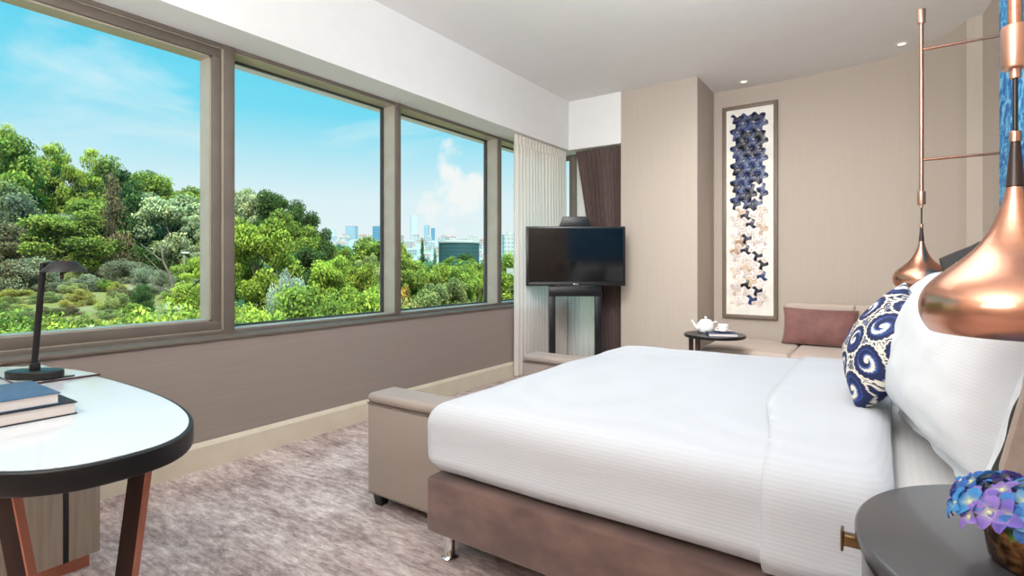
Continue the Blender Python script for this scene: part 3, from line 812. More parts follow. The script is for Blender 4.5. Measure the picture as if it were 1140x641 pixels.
# ------------------------------------------------------------------ pendant lamps on copper ladder brackets
def pendant(x, y, xw, label):
    p = thing('pendant_lamp', (x, y, 1.03), 0, label, 'pendant lamp', 'copper pendants either side of the bed')
    prof = [(.116, 0), (.124, .010), (.131, .024), (.1345, .042), (.133, .062), (.124, .082), (.107, .101), (.083, .121), (.060, .142), (.043, .164), (.030, .190), (.020, .220), (.0135, .245), (.0115, .258)]
    o = MB().lathe(prof, seg=72).build('shade', 'copper', p, 180)
    sl = o.modifiers.new('s', 'SOLIDIFY'); sl.thickness = .003; sl.offset = -1
    ss = o.modifiers.new('u', 'SUBSURF'); ss.levels = 2; ss.render_levels = 2
    MB().lathe([(0, .150), (.036, .146), (.05, .12), (.045, .09), (.03, .07), (0, .06)], seg=24).build('bulb', 'china', o, 180)
    MB().lathe([(.0128, .256), (.0068, .333), (0, .333)], seg=28).build('cone', 'darkwood', p, 40)
    MB().lathe([(0, .333), (.0085, .333), (.0085, .350), (.006, .352), (0, .352)], seg=24).build('ring', 'copper', p, 40)
    MB().tube([(0, 0, .35), (0, 0, .46)], .0038, 10).build('cord', 'black', p, 60)
    MB().lathe([(0, .442), (.008, .442), (.008, .458), (.0185, .459), (.0195, .462), (.0195, .528), (.0185, .532), (0, .532)], seg=32).build('lower_cap', 'cap', p, 40)
    MB().tube([(0, 0, .53), (0, 0, 1.48)], .0105, 16).build('pole', 'copper', p, 60)
    MB().lathe([(0, 1.47), (.0185, 1.47), (.0195, 1.474), (.0195, 1.542), (.018, 1.547), (0, 1.547)], seg=32).build('upper_cap', 'cap', p, 40)
    for z in (.708, 1.322): MB().tube([(0, 0, z), (xw - x, 0, z)], .0075, 12).build('bracket_bar', 'copper', p, 60)
    return p
pendant(.179, 3.75, .5035, 'copper onion-shaped pendant lamp hanging beyond the bed before the curved wall')
pendant(.188, 1.25, .5035, 'big copper onion-shaped pendant lamp hanging close above the round nightstand')

# ------------------------------------------------------------------ nightstand with flowers
ZN = .69
ns = thing('round_nightstand', (.30, 1.165, 0), 0, 'charcoal round-fronted nightstand with glossy top and brass pull beside bed', 'nightstand')
def dshape(r, xm):
    o = []
    for i in range(120):
        t = 2 * math.pi * i / 120; x, y = r * math.cos(t), r * math.sin(t)
        if x < xm: o.append((x, y))
    a = math.acos(xm / r); k2 = [i for i in range(len(o) - 1) if math.dist(o[i], o[i + 1]) > .1]
    return o
MB().prism(dshape(.342, .185), ZN - .026, ZN, .007, 3).build('top', 'night', ns, 40)
MB().prism(dshape(.325, .183), .06, ZN - .026).build('body', 'night', ns, 40)
MB().prism(dshape(.30, .18), 0, .06).build('plinth', 'black', ns, 40)
dr = []
for rr_ in (.3255, .331):
    dr.append([(rr_ * math.cos(R(a)), rr_ * math.sin(R(a))) for a in range(100, 261, 4)])
drf = MB().prism(dr[0] + dr[1][::-1], .42, ZN - .045).build('drawer_front', 'night', ns, 40)
h1 = MB().box(-.360, -.329, -.010, .010, .634, .654, .002).box(-.364, -.359, -.013, .013, .624, .663, .002)
h1.build('drawer_pull', 'brass', drf, 40)

fp = thing('flower_pot', (.197, 1.12, ZN), 0, 'small mottled copper pot of blue hydrangeas on the round nightstand', 'potted flowers')
MB().lathe([(0, .001), (.054, .001), (.060, .008), (.0655, .04), (.068, .068), (.066, .071), (.063, .066), (.058, .03), (0, .03)], seg=48).build('pot', 'pot', fp, 50)
def floret(seed):
    r_ = random.Random(seed); bm = bmesh.new(); cols = []
    base = r_.choice([(.05, .14, .42), (.07, .20, .50), (.12, .30, .60), (.06, .24, .52), (.18, .13, .46), (.16, .36, .60), (.09, .16, .48), (.26, .17, .50), (.30, .20, .52)])
    for k in range(4):
        a = k * math.pi / 2 + r_.uniform(-.12, .12); ca_, sa_ = math.cos(a), math.sin(a); n = 6
        g = []
        for i in range(n + 1):
            t = i / n; w = .62 * math.sin(math.pi * (t * .86 + .06)) ** .8
            row = []
            for j in range(5):
                s_ = -1 + j / 2; lx_ = .02 * t; ly_ = .0125 * w * s_; lz_ = .006 * math.sin(t * 2.2) - .004 * t * t + .0025 * abs(s_) * t
                row.append(bm.verts.new((lx_ * ca_ - ly_ * sa_, lx_ * sa_ + ly_ * ca_, lz_)))
                f_ = max(0, 1 - t * 2.6); vv = 1 + .25 * (t - .5) + .1 * abs(s_)
                cols.append(tuple(base[c] * vv * (1 - f_) + (.72, .78, .45)[c] * f_ for c in range(3)))
            g.append(row)
        for i in range(n):
            for j in range(4): bm.faces.new((g[i][j], g[i + 1][j], g[i + 1][j + 1], g[i][j + 1]))
    bmesh.ops.create_uvsphere(bm, u_segments=8, v_segments=5, radius=.0028, matrix=Matrix.Translation((0, 0, .002)))
    while len(cols) < len(bm.verts): cols.append((.75, .78, .5))
    me = bpy.data.meshes.new('floret'); bm.to_mesh(me); bm.free(); set_col(me, cols); return me
fl = [floret(i) for i in range(14)]
for i in range(74):
    zf = 1 - (i + .5) / 74 * 1.12; a = i * 2.39996; r_ = math.sqrt(max(0, 1 - zf * zf))
    d = Vector((r_ * math.cos(a), r_ * math.sin(a), zf)); p = Vector((d.x * .098, d.y * .098, .083 + d.z * .034))
    p += Vector((rnd.uniform(-.006, .006),) * 3)
    o = link(fl[i % 14], 'flower', 'petal', fp, 180)
    nn = (d + Vector((rnd.uniform(-.4, .4), rnd.uniform(-.4, .4), rnd.uniform(0, .5)))).normalized()
    o.rotation_mode = 'QUATERNION'; o.rotation_quaternion = nn.to_track_quat('Z', 'Y') ; o.location = p; s_ = rnd.uniform(1., 1.4); o.scale = (s_,) * 3
for i in range(9):
    a = i * .7; 
    def lf(u, v, a=a):
        w = .018 * math.sin(math.pi * min(1, u * .95 + .04)); y = (v - .5) * 2 * w; x = .04 + .052 * u; z = .072 + .012 * math.sin(u * 2.5) - .02 * u + .006 * abs(v - .5)
        return (x * math.cos(a) - y * math.sin(a), x * math.sin(a) + y * math.cos(a), z)
    MB().grid(lf, 8, 4).build('leaf', 'leaf', fp, 180)

# ================================================================== OUTDOORS
# ground: height tables per direction (px) -> depth -> height
TAB = {
 -900: [(8, -7), (15, -4), (25, -1.8), (40, -.7), (60, .8), (100, 8), (200, 18), (600, 30), (3000, 60)],
 120: [(8, -7), (15, -4), (25, -1.9), (40, -.9), (60, .6), (100, 8), (200, 18), (600, 30), (3000, 60)],
 240: [(8, -7), (15, -4.2), (25, -2.2), (40, -1.0), (60, .6), (100, 7), (200, 16), (600, 26), (3000, 60)],
 320: [(8, -7), (15, -4.2), (25, -2.6), (40, -1.6), (60, .2), (100, 4), (200, 8), (600, 22), (3000, 90)],
 400: [(8, -8), (15, -5), (25, -4), (40, -4), (60, -4.2), (100, -5), (200, -3), (600, 20), (1200, 62), (3000, 120)],
 450: [(8, -9), (15, -7), (25, -6.5), (40, -6.5), (60, -7), (100, -8), (200, -7), (600, 14), (1200, 58), (3000, 120)],
 900: [(8, -9), (15, -7), (25, -6.5), (40, -6.5), (60, -7), (100, -8), (200, -7), (600, 14), (1200, 58), (3000, 120)],
}
KS = sorted(TAB)
def interp(tb, d):
    if d <= tb[0][0]: return tb[0][1]
    for (a, za), (b, zb) in zip(tb, tb[1:]):
        if d <= b: return za + (zb - za) * (d - a) / (b - a)
    return tb[-1][1]
def gz(px, d):
    px = max(KS[0], min(KS[-1], px))
    for a, b in zip(KS, KS[1:]):
        if px <= b:
            f = (px - a) / (b - a); f = f * f * (3 - 2 * f)
            return interp(TAB[a], d) * (1 - f) + interp(TAB[b], d) * f
def build_terrain():
    bm = bmesh.new(); cols = []
    pxs = [-900 + i * 20 for i in range(91)]; ds = [8 * (3000 / 8) ** (i / 90) for i in range(91)]
    vs = []
    for d in ds:
        row = []
        for px in pxs:
            p = out_point(px, d); p.z = gz(px, d) + noise.noise(p * .11) * .25 * min(1, d / 40)
            row.append(bm.verts.new(p))
            n1 = noise.noise(p * .09); n2 = noise.noise(p * .31 + Vector((5, 2, 1)))
            c = (.27 + .1 * n1, .23 + .08 * n1 + .05 * n2, .05)
            if d < 70 and n2 + n1 * .6 > .18: c = (.32, .26, .11)
            # pale footpath crossing the park
            dd = d - (46 + 4 * math.sin(px * .02))
            if abs(dd) < 2.2 and -200 < px < 245: c = (.48, .38, .27)
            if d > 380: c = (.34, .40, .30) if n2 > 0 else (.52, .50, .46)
            cols.append(c)
        vs.append(row)
    for i in range(len(ds) - 1):
        for j in range(len(pxs) - 1): bm.faces.new((vs[i][j], vs[i][j + 1], vs[i + 1][j + 1], vs[i + 1][j]))
    bmesh.ops.recalc_face_normals(bm, faces=bm.faces)
    me = bpy.data.meshes.new('terrain'); bm.to_mesh(me); bm.free(); set_col(me, cols)
    o = link(me, 'terrain', 'terrain', None, 180); o['kind'] = 'structure'
build_terrain()

# tree crowns, unit size: radius about 1, height 0..1
def crown(kind, n, seed):
    r_ = random.Random(seed); blobs = []
    if kind == 'broad':
        for i in range(44):
            a = r_.uniform(0, 6.28); q = r_.random() ** .6; zz = r_.uniform(.18, .9)
            lim = math.sin(math.pi * min(1, (zz - .1) / .95 + .05)) ** .6
            blobs.append((Vector((math.cos(a) * q * .72 * lim, math.sin(a) * q * .72 * lim, zz)), r_.uniform(.15, .30), r_.uniform(.06, .12)))
    elif kind == 'conifer':
        for i in range(30):
            zz = .08 + .9 * i / 30; a = r_.uniform(0, 6.28); q = (1 - zz) * .62
            blobs.append((Vector((math.cos(a) * q, math.sin(a) * q, zz)), .18 + .34 * (1 - zz), .07))
    elif kind == 'bush':
        for i in range(26):
            a = r_.uniform(0, 6.28); q = r_.random() ** .6 * .74; zz = r_.uniform(.05, .72) * (1.1 - q * .6)
            blobs.append((Vector((math.cos(a) * q, math.sin(a) * q, zz)), r_.uniform(.16, .32), r_.uniform(.10, .22)))
    else:  # airy
        for i in range(30):
            a = r_.uniform(0, 6.28); q = r_.random() ** .6; zz = r_.uniform(.3, .95)
            blobs.append((Vector((math.cos(a) * q * .85, math.sin(a) * q * .85, zz)), r_.uniform(.12, .26), r_.uniform(.04, .08)))
    bm = bmesh.new(); cols = []
    wts = [b[1] ** 1.5 for b in blobs]
    ls = {'broad': .034, 'conifer': .034, 'bush': .029, 'airy': .031}[kind]; tone = [r_.uniform(.72, 1.2) for b in blobs]
    for i in range(n):
        bi = r_.choices(range(len(blobs)), wts)[0]; c, rx, rz = blobs[bi]
        d = Vector((r_.gauss(0, 1), r_.gauss(0, 1), r_.gauss(.15, 1))).normalized()
        q = r_.random() ** .3 * r_.uniform(.88, 1.22)
        p = c + Vector((d.x * rx, d.y * rx, d.z * rz)) * q
        nn = (d * .7 + Vector((r_.gauss(0, .6), r_.gauss(0, .6), r_.gauss(.3, .6)))).normalized()
        t = nn.cross(Vector((r_.random(), r_.random(), r_.random() - .5))).normalized(); b2 = nn.cross(t)
        s = ls * r_.uniform(.6, 1.25)
        zsc = rz / rx * 1.5 if kind != 'conifer' else .5
        def vv(w):
            return Vector((w.x, w.y, w.z * .55))
        shade = (.34 + .60 * (min(q, 1.05) ** 3) * (.62 + .5 * d.z) + r_.uniform(-.14, .16)) * tone[bi]  # self-shade painted into the leaf colours, outer and upper leaves lighter
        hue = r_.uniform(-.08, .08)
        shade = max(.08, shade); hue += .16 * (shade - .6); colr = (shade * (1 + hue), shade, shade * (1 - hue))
        for w in (t * s, b2 * s * .55, -t * s, -b2 * s * .55):
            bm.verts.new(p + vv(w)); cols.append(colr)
    zs = sorted(v.co.z for v in bm.verts); rs = sorted(math.hypot(v.co.x, v.co.y) for v in bm.verts)
    zt, rt, z0 = zs[int(len(zs) * .985)], rs[int(len(rs) * .96)], zs[0]
    for v in bm.verts: v.co = Vector((v.co.x / rt, v.co.y / rt, v.co.z / zt))
    bm.verts.ensure_lookup_table()
    for i in range(0, len(bm.verts), 4): bm.faces.new(bm.verts[i:i + 4])
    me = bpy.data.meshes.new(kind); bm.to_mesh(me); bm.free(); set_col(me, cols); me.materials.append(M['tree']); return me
CR = {'broad': [crown('broad', 16000, s) for s in (1, 2, 3)], 'conifer': [crown('conifer', 7000, s) for s in (4, 5)],
      'bush': [crown('bush', 15000, s) for s in (6, 7)], 'airy': [crown('airy', 7500, s) for s in (8, 9)]}
def trunk_mesh(seed):
    r_ = random.Random(seed); mb = MB(); mb.tube([(0, 0, -.06), (.02, .01, .25), (.0, .03, .5), (.02, .02, .8)], [.055, .045, .03, .01], 8)
    for i in range(6):
        a = r_.uniform(0, 6.28); z = r_.uniform(.25, .55); e = r_.uniform(.3, .55)
        mb.tube([(.01, .02, z), (math.cos(a) * e * .5, math.sin(a) * e * .5, z + .12), (math.cos(a) * e, math.sin(a) * e, z + .28)], [.022, .015, .006], 6)
    me = bpy.data.meshes.new('trunk'); bmesh.ops.recalc_face_normals(mb.bm, faces=mb.bm.faces); mb.bm.to_mesh(me); mb.bm.free(); me.materials.append(M['bark']); return me
TR = [trunk_mesh(1), trunk_mesh(2)]
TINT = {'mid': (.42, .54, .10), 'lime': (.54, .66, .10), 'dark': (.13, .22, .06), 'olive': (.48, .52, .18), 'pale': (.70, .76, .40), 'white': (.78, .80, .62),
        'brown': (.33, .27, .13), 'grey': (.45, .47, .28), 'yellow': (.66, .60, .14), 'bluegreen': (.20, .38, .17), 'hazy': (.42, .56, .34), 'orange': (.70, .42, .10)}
cnt = [0]
def tree(px, d, top, hw, kind, tint, label, group=None, name=None, sink=0.):
    base = out_point(px, d); base.z = gz(px, d) - .1 - sink
    ztop = H - (top - Y0) / F * d
    h = max(.6, ztop - base.z); w = hw * d / F
    cnt[0] += 1; r_ = random.Random(cnt[0] * 31)
    nm = name or ('shrub' if kind == 'bush' else 'conifer_tree' if kind == 'conifer' else 'leafy_tree')
    if kind == 'bush': w = max(w, h * (.5 if tint != 'white' else .26))
    t = thing(nm, base, r_.uniform(0, 6.28), label, 'shrub' if kind == 'bush' else 'tree', group)
    l = (px - CX) / F; w /= 1.0
    c = bpy.data.objects.new('foliage', r_.choice(CR[kind])); COL.objects.link(c); c.parent = t; c.scale = (w, w, h / 1.03)
    tc = TINT[tint]; v = r_.uniform(.88, 1.14); c.color = (tc[0] * v * r_.uniform(.93, 1.07), tc[1] * v, tc[2] * v, 1)
    if kind != 'bush':
        k2 = bpy.data.objects.new('trunk', r_.choice(TR)); COL.objects.link(k2); k2.parent = t; k2.scale = (w * .8, w * .8, h)
    return t
G1 = 'tall trees crowning the park hill'; L1 = 'tall leafy green tree in the row crowning the park hill'
for a in [(-20, 62, 150, 55, 'broad', 'mid'), (12, 66, 142, 34, 'airy', 'lime'), (35, 70, 172, 36, 'broad', 'mid'), (66, 72, 162, 34, 'airy', 'mid'), (92, 70, 166, 30, 'airy', 'lime'), (118, 74, 180, 34, 'broad', 'mid'),
          (150, 76, 192, 30, 'broad', 'dark'), (172, 72, 196, 30, 'broad', 'mid'), (200, 74, 210, 34, 'broad', 'mid'), (228, 70, 206, 24, 'airy', 'mid'), (246, 68, 214, 26, 'broad', 'mid')]:
    tree(*a, L1, G1)
G2 = 'mid-height trees on the park slope'; L2 = 'mid-height leafy tree standing below the row on the hill crest'
for a in [(-10, 54, 205, 40, 'broad', 'olive'), (30, 52, 222, 40, 'broad', 'grey'), (100, 60, 222, 36, 'broad', 'mid'), (215, 58, 244, 30, 'broad', 'dark'), (178, 60, 238, 32, 'broad', 'olive'), (236, 56, 250, 24, 'broad', 'mid'), (6, 46, 248, 34, 'broad', 'brown')]:
    tree(*a, L2, G2)
tree(78, 48, 238, 44, 'broad', 'mid', 'broad vivid green tree above the desk lamp shade')
tree(124, 50, 198, 24, 'conifer', 'brown', 'brownish conifer in the middle of the park slope')
tree(149, 52, 205, 30, 'conifer', 'dark', 'dark blue-green conifer beside the brownish one')
tree(188, 54, 218, 38, 'broad', 'pale', 'pale blossoming tree beside the dark conifer')
tree(226, 50, 240, 22, 'airy', 'pale', 'small pale blossoming tree close to the first mullion')
G3 = 'grey-green scrub along the park path'; L3 = 'low grey-green shrub growing along the park path'
for a in [(-15, 38, 286, 40, 'bush', 'brown'), (24, 40, 288, 34, 'bush', 'grey'), (60, 46, 284, 30, 'bush', 'olive'), (140, 47, 290, 22, 'bush', 'grey'), (165, 42, 298, 18, 'bush', 'grey'), (180, 40, 302, 16, 'bush', 'grey'), (100, 50, 288, 20, 'bush', 'olive'), (205, 46, 288, 24, 'bush', 'mid')]:
    tree(*a, L3, G3)
G9 = 'rough scrub scattered over the park lawn'; L9 = 'small rough shrub scattered on the lawn below the park path'
rs_ = random.Random(3)
for i in range(48):
    d_ = rs_.uniform(24, 41); px_ = rs_.uniform(-20, 240); yb_ = Y0 - (gz(px_, d_) - H) / d_ * F
    tree(px_, d_, yb_ - rs_.uniform(6, 19), rs_.uniform(9, 22), 'bush', rs_.choice(['olive', 'grey', 'yellow', 'mid', 'brown', 'olive']), L9, G9)
tree(154, 31, 318, 17, 'bush', 'dark', 'dark round shrub on the lawn below the path')
tree(128, 29, 326, 14, 'bush', 'olive', 'small olive shrub on the lawn beside the dark round one')
tree(222, 26, 288, 26, 'airy', 'lime', 'bright young tree growing right beside the bare one')
tree(214, 24, 318, 22, 'bush', 'lime', 'bright lime shrub at the foot of the bare tree')
G4 = 'leafy shrubs close below the first window'; L4 = 'leafy light green shrub close below the wide first window'
for a in [(-10, 15, 351, 44, 'bush', 'olive'), (30, 15, 358, 34, 'bush', 'mid'), (70, 16, 359, 34, 'bush', 'lime'), (105, 15.5, 361, 30, 'bush', 'mid'), (140, 16, 357, 30, 'bush', 'lime'), (175, 15, 355, 30, 'bush', 'pale'), (210, 15, 351, 30, 'bush', 'lime'), (240, 15, 349, 28, 'bush', 'mid')]:
    tree(*a, L4, G4)
def bare_tree():
    base = out_point(198, 27); base.z = gz(198, 27)
    t = thing('bare_tree', base, YAW, 'bare pale branched tree standing on the lawn in front of path', 'tree')
    m = MB(); s = 27 / F
    def P(x, y): return ((x - 198) * s, rnd.uniform(-.3, .3), H - (y - Y0) * s - base.z)
    m.tube([P(199, 345), P(195, 325), P(190, 308), P(184, 290), P(181, 268)], [.11, .09, .07, .05, .02], 7)
    m.tube([P(184, 290), P(172, 282), P(160, 271)], [.05, .035, .015], 6); m.tube([P(190, 305), P(176, 300), P(162, 282)], [.05, .03, .012], 6)
    m.tube([P(181, 280), P(190, 273)], [.03, .01], 6); m.tube([P(198, 330), P(212, 318), P(232, 304)], [.08, .06, .02], 6); m.tube([P(202, 334), P(207, 320), P(222, 314)], [.06, .04, .015], 6)
    m.tube([P(196, 328), P(168, 316), P(160, 304)], [.05, .03, .012], 6); m.tube([P(184, 288), P(186, 262), P(184, 252)], [.03, .02, .008], 6)
    m.build('branches', 'bark', t, 180)
bare_tree()
# street lamp in the park
sl = thing('street_lamp', (*out_point(205, 44).xy, gz(205, 44)), YAW, 'white-headed street lamp among the park trees', 'street lamp')
MB().tube([(0, 0, -.1), (0, 0, 2.75)], .05, 8).build('pole', 'lit_metal', sl, 60)
MB().ball((.08, 0, 2.85), .3, 14, 8, (1.3, .8, .25)).build('head', 'china', sl, 180)

# second window: hillside and bright trees
G5 = 'trees on the ridge of the second pane'; L5 = 'green tree on the descending ridge behind the bright lime tree'
for a in [(262, 66, 210, 26, 'broad', 'pale'), (284, 62, 214, 26, 'broad', 'pale'), (306, 60, 216, 24, 'broad', 'dark'), (328, 58, 226, 26, 'broad', 'dark'), (344, 56, 240, 24, 'broad', 'dark'), (354, 58, 263, 20, 'broad', 'mid'), (375, 60, 278, 22, 'broad', 'mid'), (320, 52, 238, 30, 'broad', 'mid')]:
    tree(*a, L5, G5)
tree(288, 30, 246, 38, 'broad', 'lime', 'big rounded lime-green tree filling the second window')
tree(262, 34, 262, 26, 'broad', 'mid', 'mid-green tree beside the big lime tree')
tree(342, 38, 278, 32, 'broad', 'dark', 'dense dark green tree downhill from the big lime tree')
tree(366, 33, 288, 28, 'broad', 'lime', 'lime-green tree standing in front of the dense dark one')
tree(396, 36, 294, 26, 'broad', 'lime', 'yellow-green tree next to the second mullion')
tree(414, 44, 284, 20, 'airy', 'olive', 'thin olive tree in front of the distant city')
tree(321, 27, 306, 16, 'bush', 'white', 'white-flowering shrub under the big lime tree')
G6 = 'shrubs close below the second window'; L6 = 'yellow-green shrub close below the second window'
for a in [(262, 20, 344, 30, 'bush', 'lime'), (292, 19, 348, 34, 'bush', 'lime'), (330, 21, 330, 30, 'bush', 'mid'), (352, 20, 322, 34, 'bush', 'mid'), (385, 22, 328, 30, 'bush', 'lime'), (412, 24, 330, 28, 'bush', 'mid'), (430, 26, 336, 24, 'bush', 'olive')]:
    tree(*a, L6, G6)
# third window: the wooded valley
G7 = 'trees of the wooded valley'; L7 = 'tree in the wooded valley below the far city'
rv = random.Random(5)
for i in range(46):
    d = 300 * (70 / 300) ** (i / 45); px = rv.uniform(385, 600) if d < 200 else rv.uniform(372, 610)
    yb = Y0 - (gz(px, d) - H) / d * F; hh = rv.uniform(6.5, 10.5) * F / d
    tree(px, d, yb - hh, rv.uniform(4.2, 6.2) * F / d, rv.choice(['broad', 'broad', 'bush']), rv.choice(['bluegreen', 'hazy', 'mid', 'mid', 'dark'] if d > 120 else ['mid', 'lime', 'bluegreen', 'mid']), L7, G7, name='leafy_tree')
tree(470, 120, 268, 6, 'conifer', 'dark', 'slim dark cypress in the valley before the round building', name='cypress_tree')
tree(484, 100, 280, 7, 'conifer', 'bluegreen', 'second slim cypress lower in the valley', name='cypress_tree')
G8 = 'lighter trees clustered near the third pane'; L8 = 'lighter green tree in the cluster close beyond the third pane'
for a in [(478, 58, 300, 20, 'broad', 'mid'), (496, 60, 296, 22, 'broad', 'lime'), (514, 58, 300, 22, 'broad', 'mid'), (532, 64, 300, 18, 'broad', 'lime'), (505, 50, 312, 24, 'broad', 'olive'), (484, 48, 318, 22, 'broad', 'olive')]:
    tree(*a, L8, G8)
tree(452, 46, 322, 14, 'bush', 'orange', 'orange-tinted shrub at the foot of the third window')
tree(438, 50, 300, 16, 'airy', 'mid', 'slender green tree hidden partly by the second mullion')

# distant city, with haze mixed into the wall colours
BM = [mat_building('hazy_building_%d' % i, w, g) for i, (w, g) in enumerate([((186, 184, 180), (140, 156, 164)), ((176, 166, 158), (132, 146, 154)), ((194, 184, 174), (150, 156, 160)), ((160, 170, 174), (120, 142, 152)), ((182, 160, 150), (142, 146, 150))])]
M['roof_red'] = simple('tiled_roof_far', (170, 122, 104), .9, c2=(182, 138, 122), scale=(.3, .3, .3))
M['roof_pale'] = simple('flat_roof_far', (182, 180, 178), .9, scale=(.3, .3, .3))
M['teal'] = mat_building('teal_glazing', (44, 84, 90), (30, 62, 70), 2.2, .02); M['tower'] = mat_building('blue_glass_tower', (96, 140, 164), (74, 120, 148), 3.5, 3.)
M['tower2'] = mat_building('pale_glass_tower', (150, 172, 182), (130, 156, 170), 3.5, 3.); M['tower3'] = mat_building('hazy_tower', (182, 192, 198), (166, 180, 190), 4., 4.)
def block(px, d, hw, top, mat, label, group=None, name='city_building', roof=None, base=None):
    b = out_point(px, d); b.z = gz(px, d) - 1; zt = H - (top - Y0) / F * d; h = max(2, zt - b.z); w = hw * 2 * d / F
    t = thing(name, b, YAW + rv.uniform(-.35, .35), label, 'building', group); dp = w * rv.uniform(.6, 1.)
    MB().box(-w / 2, w / 2, -dp / 2, dp / 2, 0, h).build('walls', mat, t)
    if roof == 'roof_red':
        m = MB().box(-w * .54, w * .54, -dp * .54, dp * .54, h, h + w * .22)
        for v in m.bm.verts:
            if v.co.z > h + .01: v.co.y *= .05; v.co.x *= .7
        m.build('roof', roof, t)
    else: MB().box(-w * .52, w * .52, -dp * .52, dp * .52, h, h + .6).box(-w * .2, w * .1, -dp * .2, dp * .2, h + .6, h + 2.6).build('roof', 'roof_pale', t)
    return t
GL = 'pale buildings of the far city'; LL = 'small pale building in the far city skyline'
for i in range(130):
    d = rv.uniform(400, 1150); px = rv.uniform(352, 640)
    yb = Y0 - (gz(px, d) - H) / d * F
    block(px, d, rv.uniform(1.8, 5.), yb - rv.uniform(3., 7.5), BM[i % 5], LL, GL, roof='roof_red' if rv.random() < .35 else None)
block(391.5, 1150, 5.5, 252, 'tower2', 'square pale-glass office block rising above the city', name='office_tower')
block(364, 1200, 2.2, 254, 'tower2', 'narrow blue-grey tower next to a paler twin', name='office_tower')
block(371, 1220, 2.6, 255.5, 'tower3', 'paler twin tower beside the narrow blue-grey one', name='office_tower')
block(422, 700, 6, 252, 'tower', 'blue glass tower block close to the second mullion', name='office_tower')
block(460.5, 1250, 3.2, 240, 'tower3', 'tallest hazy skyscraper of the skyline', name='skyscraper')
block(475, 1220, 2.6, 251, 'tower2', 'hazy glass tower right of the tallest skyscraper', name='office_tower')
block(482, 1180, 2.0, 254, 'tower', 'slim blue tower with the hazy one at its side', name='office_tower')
d = 330; b = out_point(511, d); b.z = gz(511, d) - 1; zt = H - (269 - Y0) / F * d
rb = thing('round_building', b, 0, 'low round dark teal glass building among the valley trees', 'building')
rw = 22.5 * d / F
MB().lathe([(rw, 0), (rw, zt - b.z - 1), (0, zt - b.z - 1)], seg=56).build('walls', 'teal', rb, 40)
MB().lathe([(rw * .9, zt - b.z - 1), (rw * 1.03, zt - b.z - 1), (rw * 1.03, zt - b.z), (rw * .6, zt - b.z + .8), (0, zt - b.z + .8)], seg=56).build('roof', 'roof_pale', rb, 40)
block(540, 95, 10, 316, BM[0], 'low white-roofed pavilion in the trees below the third window', name='pavilion')
block(572, 80, 18, 318, BM[1], 'low pale pavilion seen through the narrow fourth window', name='pavilion')
block(568, 420, 8, 262, BM[0], 'white apartment block seen through the narrow fourth window', name='apartment_block')

# ================================================================== LIGHT
def area(name, loc, target, size, energy, color=(1, 1, 1), sy=None, spread=180):
    l = bpy.data.lights.new(name, 'AREA'); l.energy = energy; l.color = color; l.size = size
    l.spread = R(spread)
    if sy: l.shape = 'RECTANGLE'; l.size_y = sy
    o = bpy.data.objects.new(name, l); COL.objects.link(o); o.location = loc
    o.rotation_euler = (Vector(target) - Vector(loc)).to_track_quat('-Z', 'Y').to_euler(); return o
sun = bpy.data.lights.new('sun', 'SUN'); sun.energy = 5.2; sun.angle = R(1.); sun.color = (1, .95, .86)
so = bpy.data.objects.new('sun', sun); COL.objects.link(so); so.rotation_euler = Vector((-.62, .38, -.75)).to_track_quat('-Z', 'Y').to_euler()
area('room_fill', (-1.3, -.6, 2.95), (-1.2, 1.4, 0), 2.2, 27, (1, .99, .98))  # soft fill added behind the camera, no fitting there
area('room_fill', (-1.1, 3.0, 3.0), (-1.1, 3.2, 0), 2.0, 22, (1, .99, .98), None, 150)  # another added fill above the bed, no fitting there
area('far_wall_fill', (-1.3, 2.2, 2.98), (-1.5, 5.8, .7), .8, 23, (1, .98, .96), None, 80)  # added wash that brightens the column and far wall
area('alcove_fill', (-.9, 4.5, 3.0), (-.8, 6.2, .5), .9, 9, (1, .97, .94), None, 110)  # added fill for the alcove, separate from the downlights
area('ceiling_fill', (-.45, 1.9, 2.45), (-.45, 2.5, 3.08), .6, 44, (1, .99, .98))  # unseen fill added above the frame to brighten the ceiling
area('rear_fill', (-1.2, -1.5, 2.0), (-1.2, -.9, 3.08), 1.6, 190, (1, .995, .985))  # added bounce fill, out of view and aimed at the ceiling

w = bpy.data.worlds.new('sky'); SC.world = w; w.use_nodes = True
nt = w.node_tree; nt.nodes.clear(); L = nt.links.new
out = N(nt, 'ShaderNodeOutputWorld'); bg = N(nt, 'ShaderNodeBackground'); L(bg.outputs[0], out.inputs[0])
tc = N(nt, 'ShaderNodeTexCoord'); sp = N(nt, 'ShaderNodeSeparateXYZ'); L(tc.outputs['Generated'], sp.inputs[0])
r = ramp(nt, [(0, lin((214, 224, 222))), (.02, lin((240, 249, 252))), (.12, lin((226, 246, 252))), (.26, lin((122, 224, 248))), (.42, lin((88, 212, 246)))])
L(sp.outputs[2], r.inputs[0])
mp = N(nt, 'ShaderNodeMapping'); mp.inputs['Scale'].default_value = (2.2, 2.2, 5.5); L(tc.outputs['Generated'], mp.inputs[0])
nz = N(nt, 'ShaderNodeTexNoise'); nz.inputs['Scale'].default_value = 1.1; nz.inputs['Detail'].default_value = 7; nz.inputs['Roughness'].default_value = .55; nz.inputs['Distortion'].default_value = .5
L(mp.outputs[0], nz.inputs['Vector'])
cr = ramp(nt, [(.50, (0, 0, 0, 1)), (.74, (.85, .85, .85, 1))]); L(nz.outputs['Fac'], cr.inputs[0])
mx = N(nt, 'ShaderNodeMix', data_type='RGBA'); L(cr.outputs[0], mx.inputs[0]); L(r.outputs[0], mx.inputs[6]); mx.inputs[7].default_value = lin((246, 250, 252))
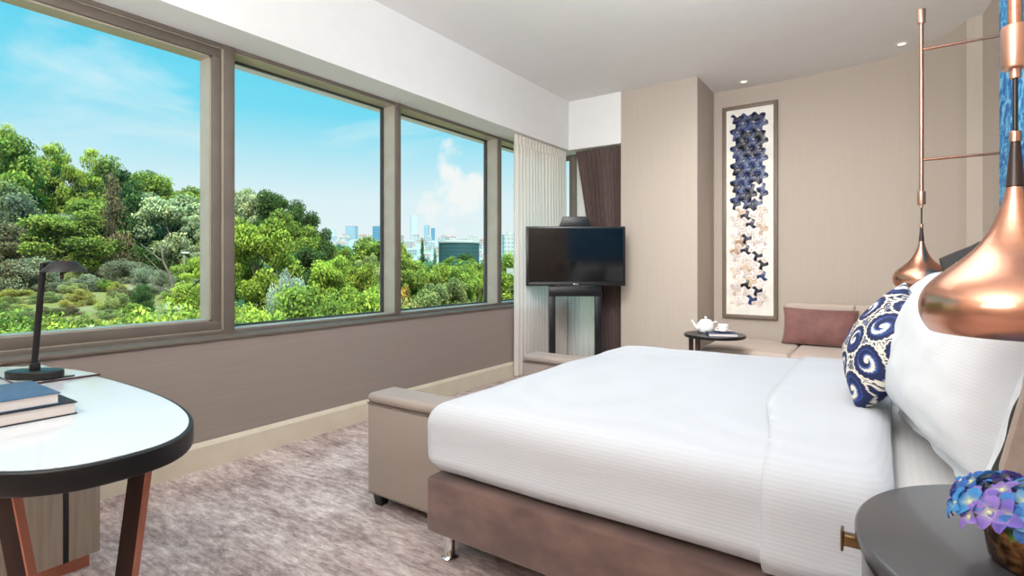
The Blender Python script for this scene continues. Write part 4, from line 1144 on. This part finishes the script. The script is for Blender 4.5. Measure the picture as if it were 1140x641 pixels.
# one cumulus bank low in the sky
cd = out_point(510, 100, 212).normalized()
cv = N(nt, 'ShaderNodeVectorMath', operation='DISTANCE'); L(tc.outputs['Generated'], cv.inputs[0]); cv.inputs[1].default_value = (cd.x, cd.y, cd.z - H / 100)
n2 = N(nt, 'ShaderNodeTexNoise'); n2.inputs['Scale'].default_value = 17; n2.inputs['Detail'].default_value = 6; L(tc.outputs['Generated'], n2.inputs['Vector'])
ma = N(nt, 'ShaderNodeMath', operation='MULTIPLY_ADD'); L(n2.outputs['Fac'], ma.inputs[0]); ma.inputs[1].default_value = -.22; L(cv.outputs['Value'], ma.inputs[2])
ms_ = N(nt, 'ShaderNodeMath', operation='ADD'); L(ma.outputs[0], ms_.inputs[0]); ms_.inputs[1].default_value = .072
c3 = ramp(nt, [(.0, (1, 1, 1, 1)), (.03, (0, 0, 0, 1))]); L(ms_.outputs[0], c3.inputs[0])
m2 = N(nt, 'ShaderNodeMix', data_type='RGBA'); L(c3.outputs[0], m2.inputs[0]); L(mx.outputs[2], m2.inputs[6]); m2.inputs[7].default_value = lin((250, 252, 252))
L(m2.outputs[2], bg.inputs[0])
# the sky overhead is brighter than the band above the horizon
mr = N(nt, 'ShaderNodeMapRange'); mr.inputs['From Min'].default_value = .45; mr.inputs['From Max'].default_value = .8; mr.inputs['To Min'].default_value = 1.; mr.inputs['To Max'].default_value = 2.6
L(sp.outputs[2], mr.inputs['Value']); L(mr.outputs[0], bg.inputs[1])

# ================================================================== CAMERA
cam = bpy.data.cameras.new('camera'); co = bpy.data.objects.new('camera', cam); COL.objects.link(co)
cam.sensor_width = 36; cam.sensor_fit = 'HORIZONTAL'; cam.lens = F / 1140 * 36; cam.shift_y = -(320.5 - Y0) / 1140
cam.clip_start = .02; cam.clip_end = 6000
co.location = (0, 0, H); co.rotation_euler = (R(90), 0, YAW)
SC.camera = co
SC.view_settings.view_transform = 'Standard'; SC.view_settings.look = 'None'; SC.view_settings.exposure = 0; SC.view_settings.gamma = 1
SC.cycles.use_denoising = True; SC.cycles.max_bounces = 10; SC.cycles.transparent_max_bounces = 16; SC.cycles.sample_clamp_indirect = 6
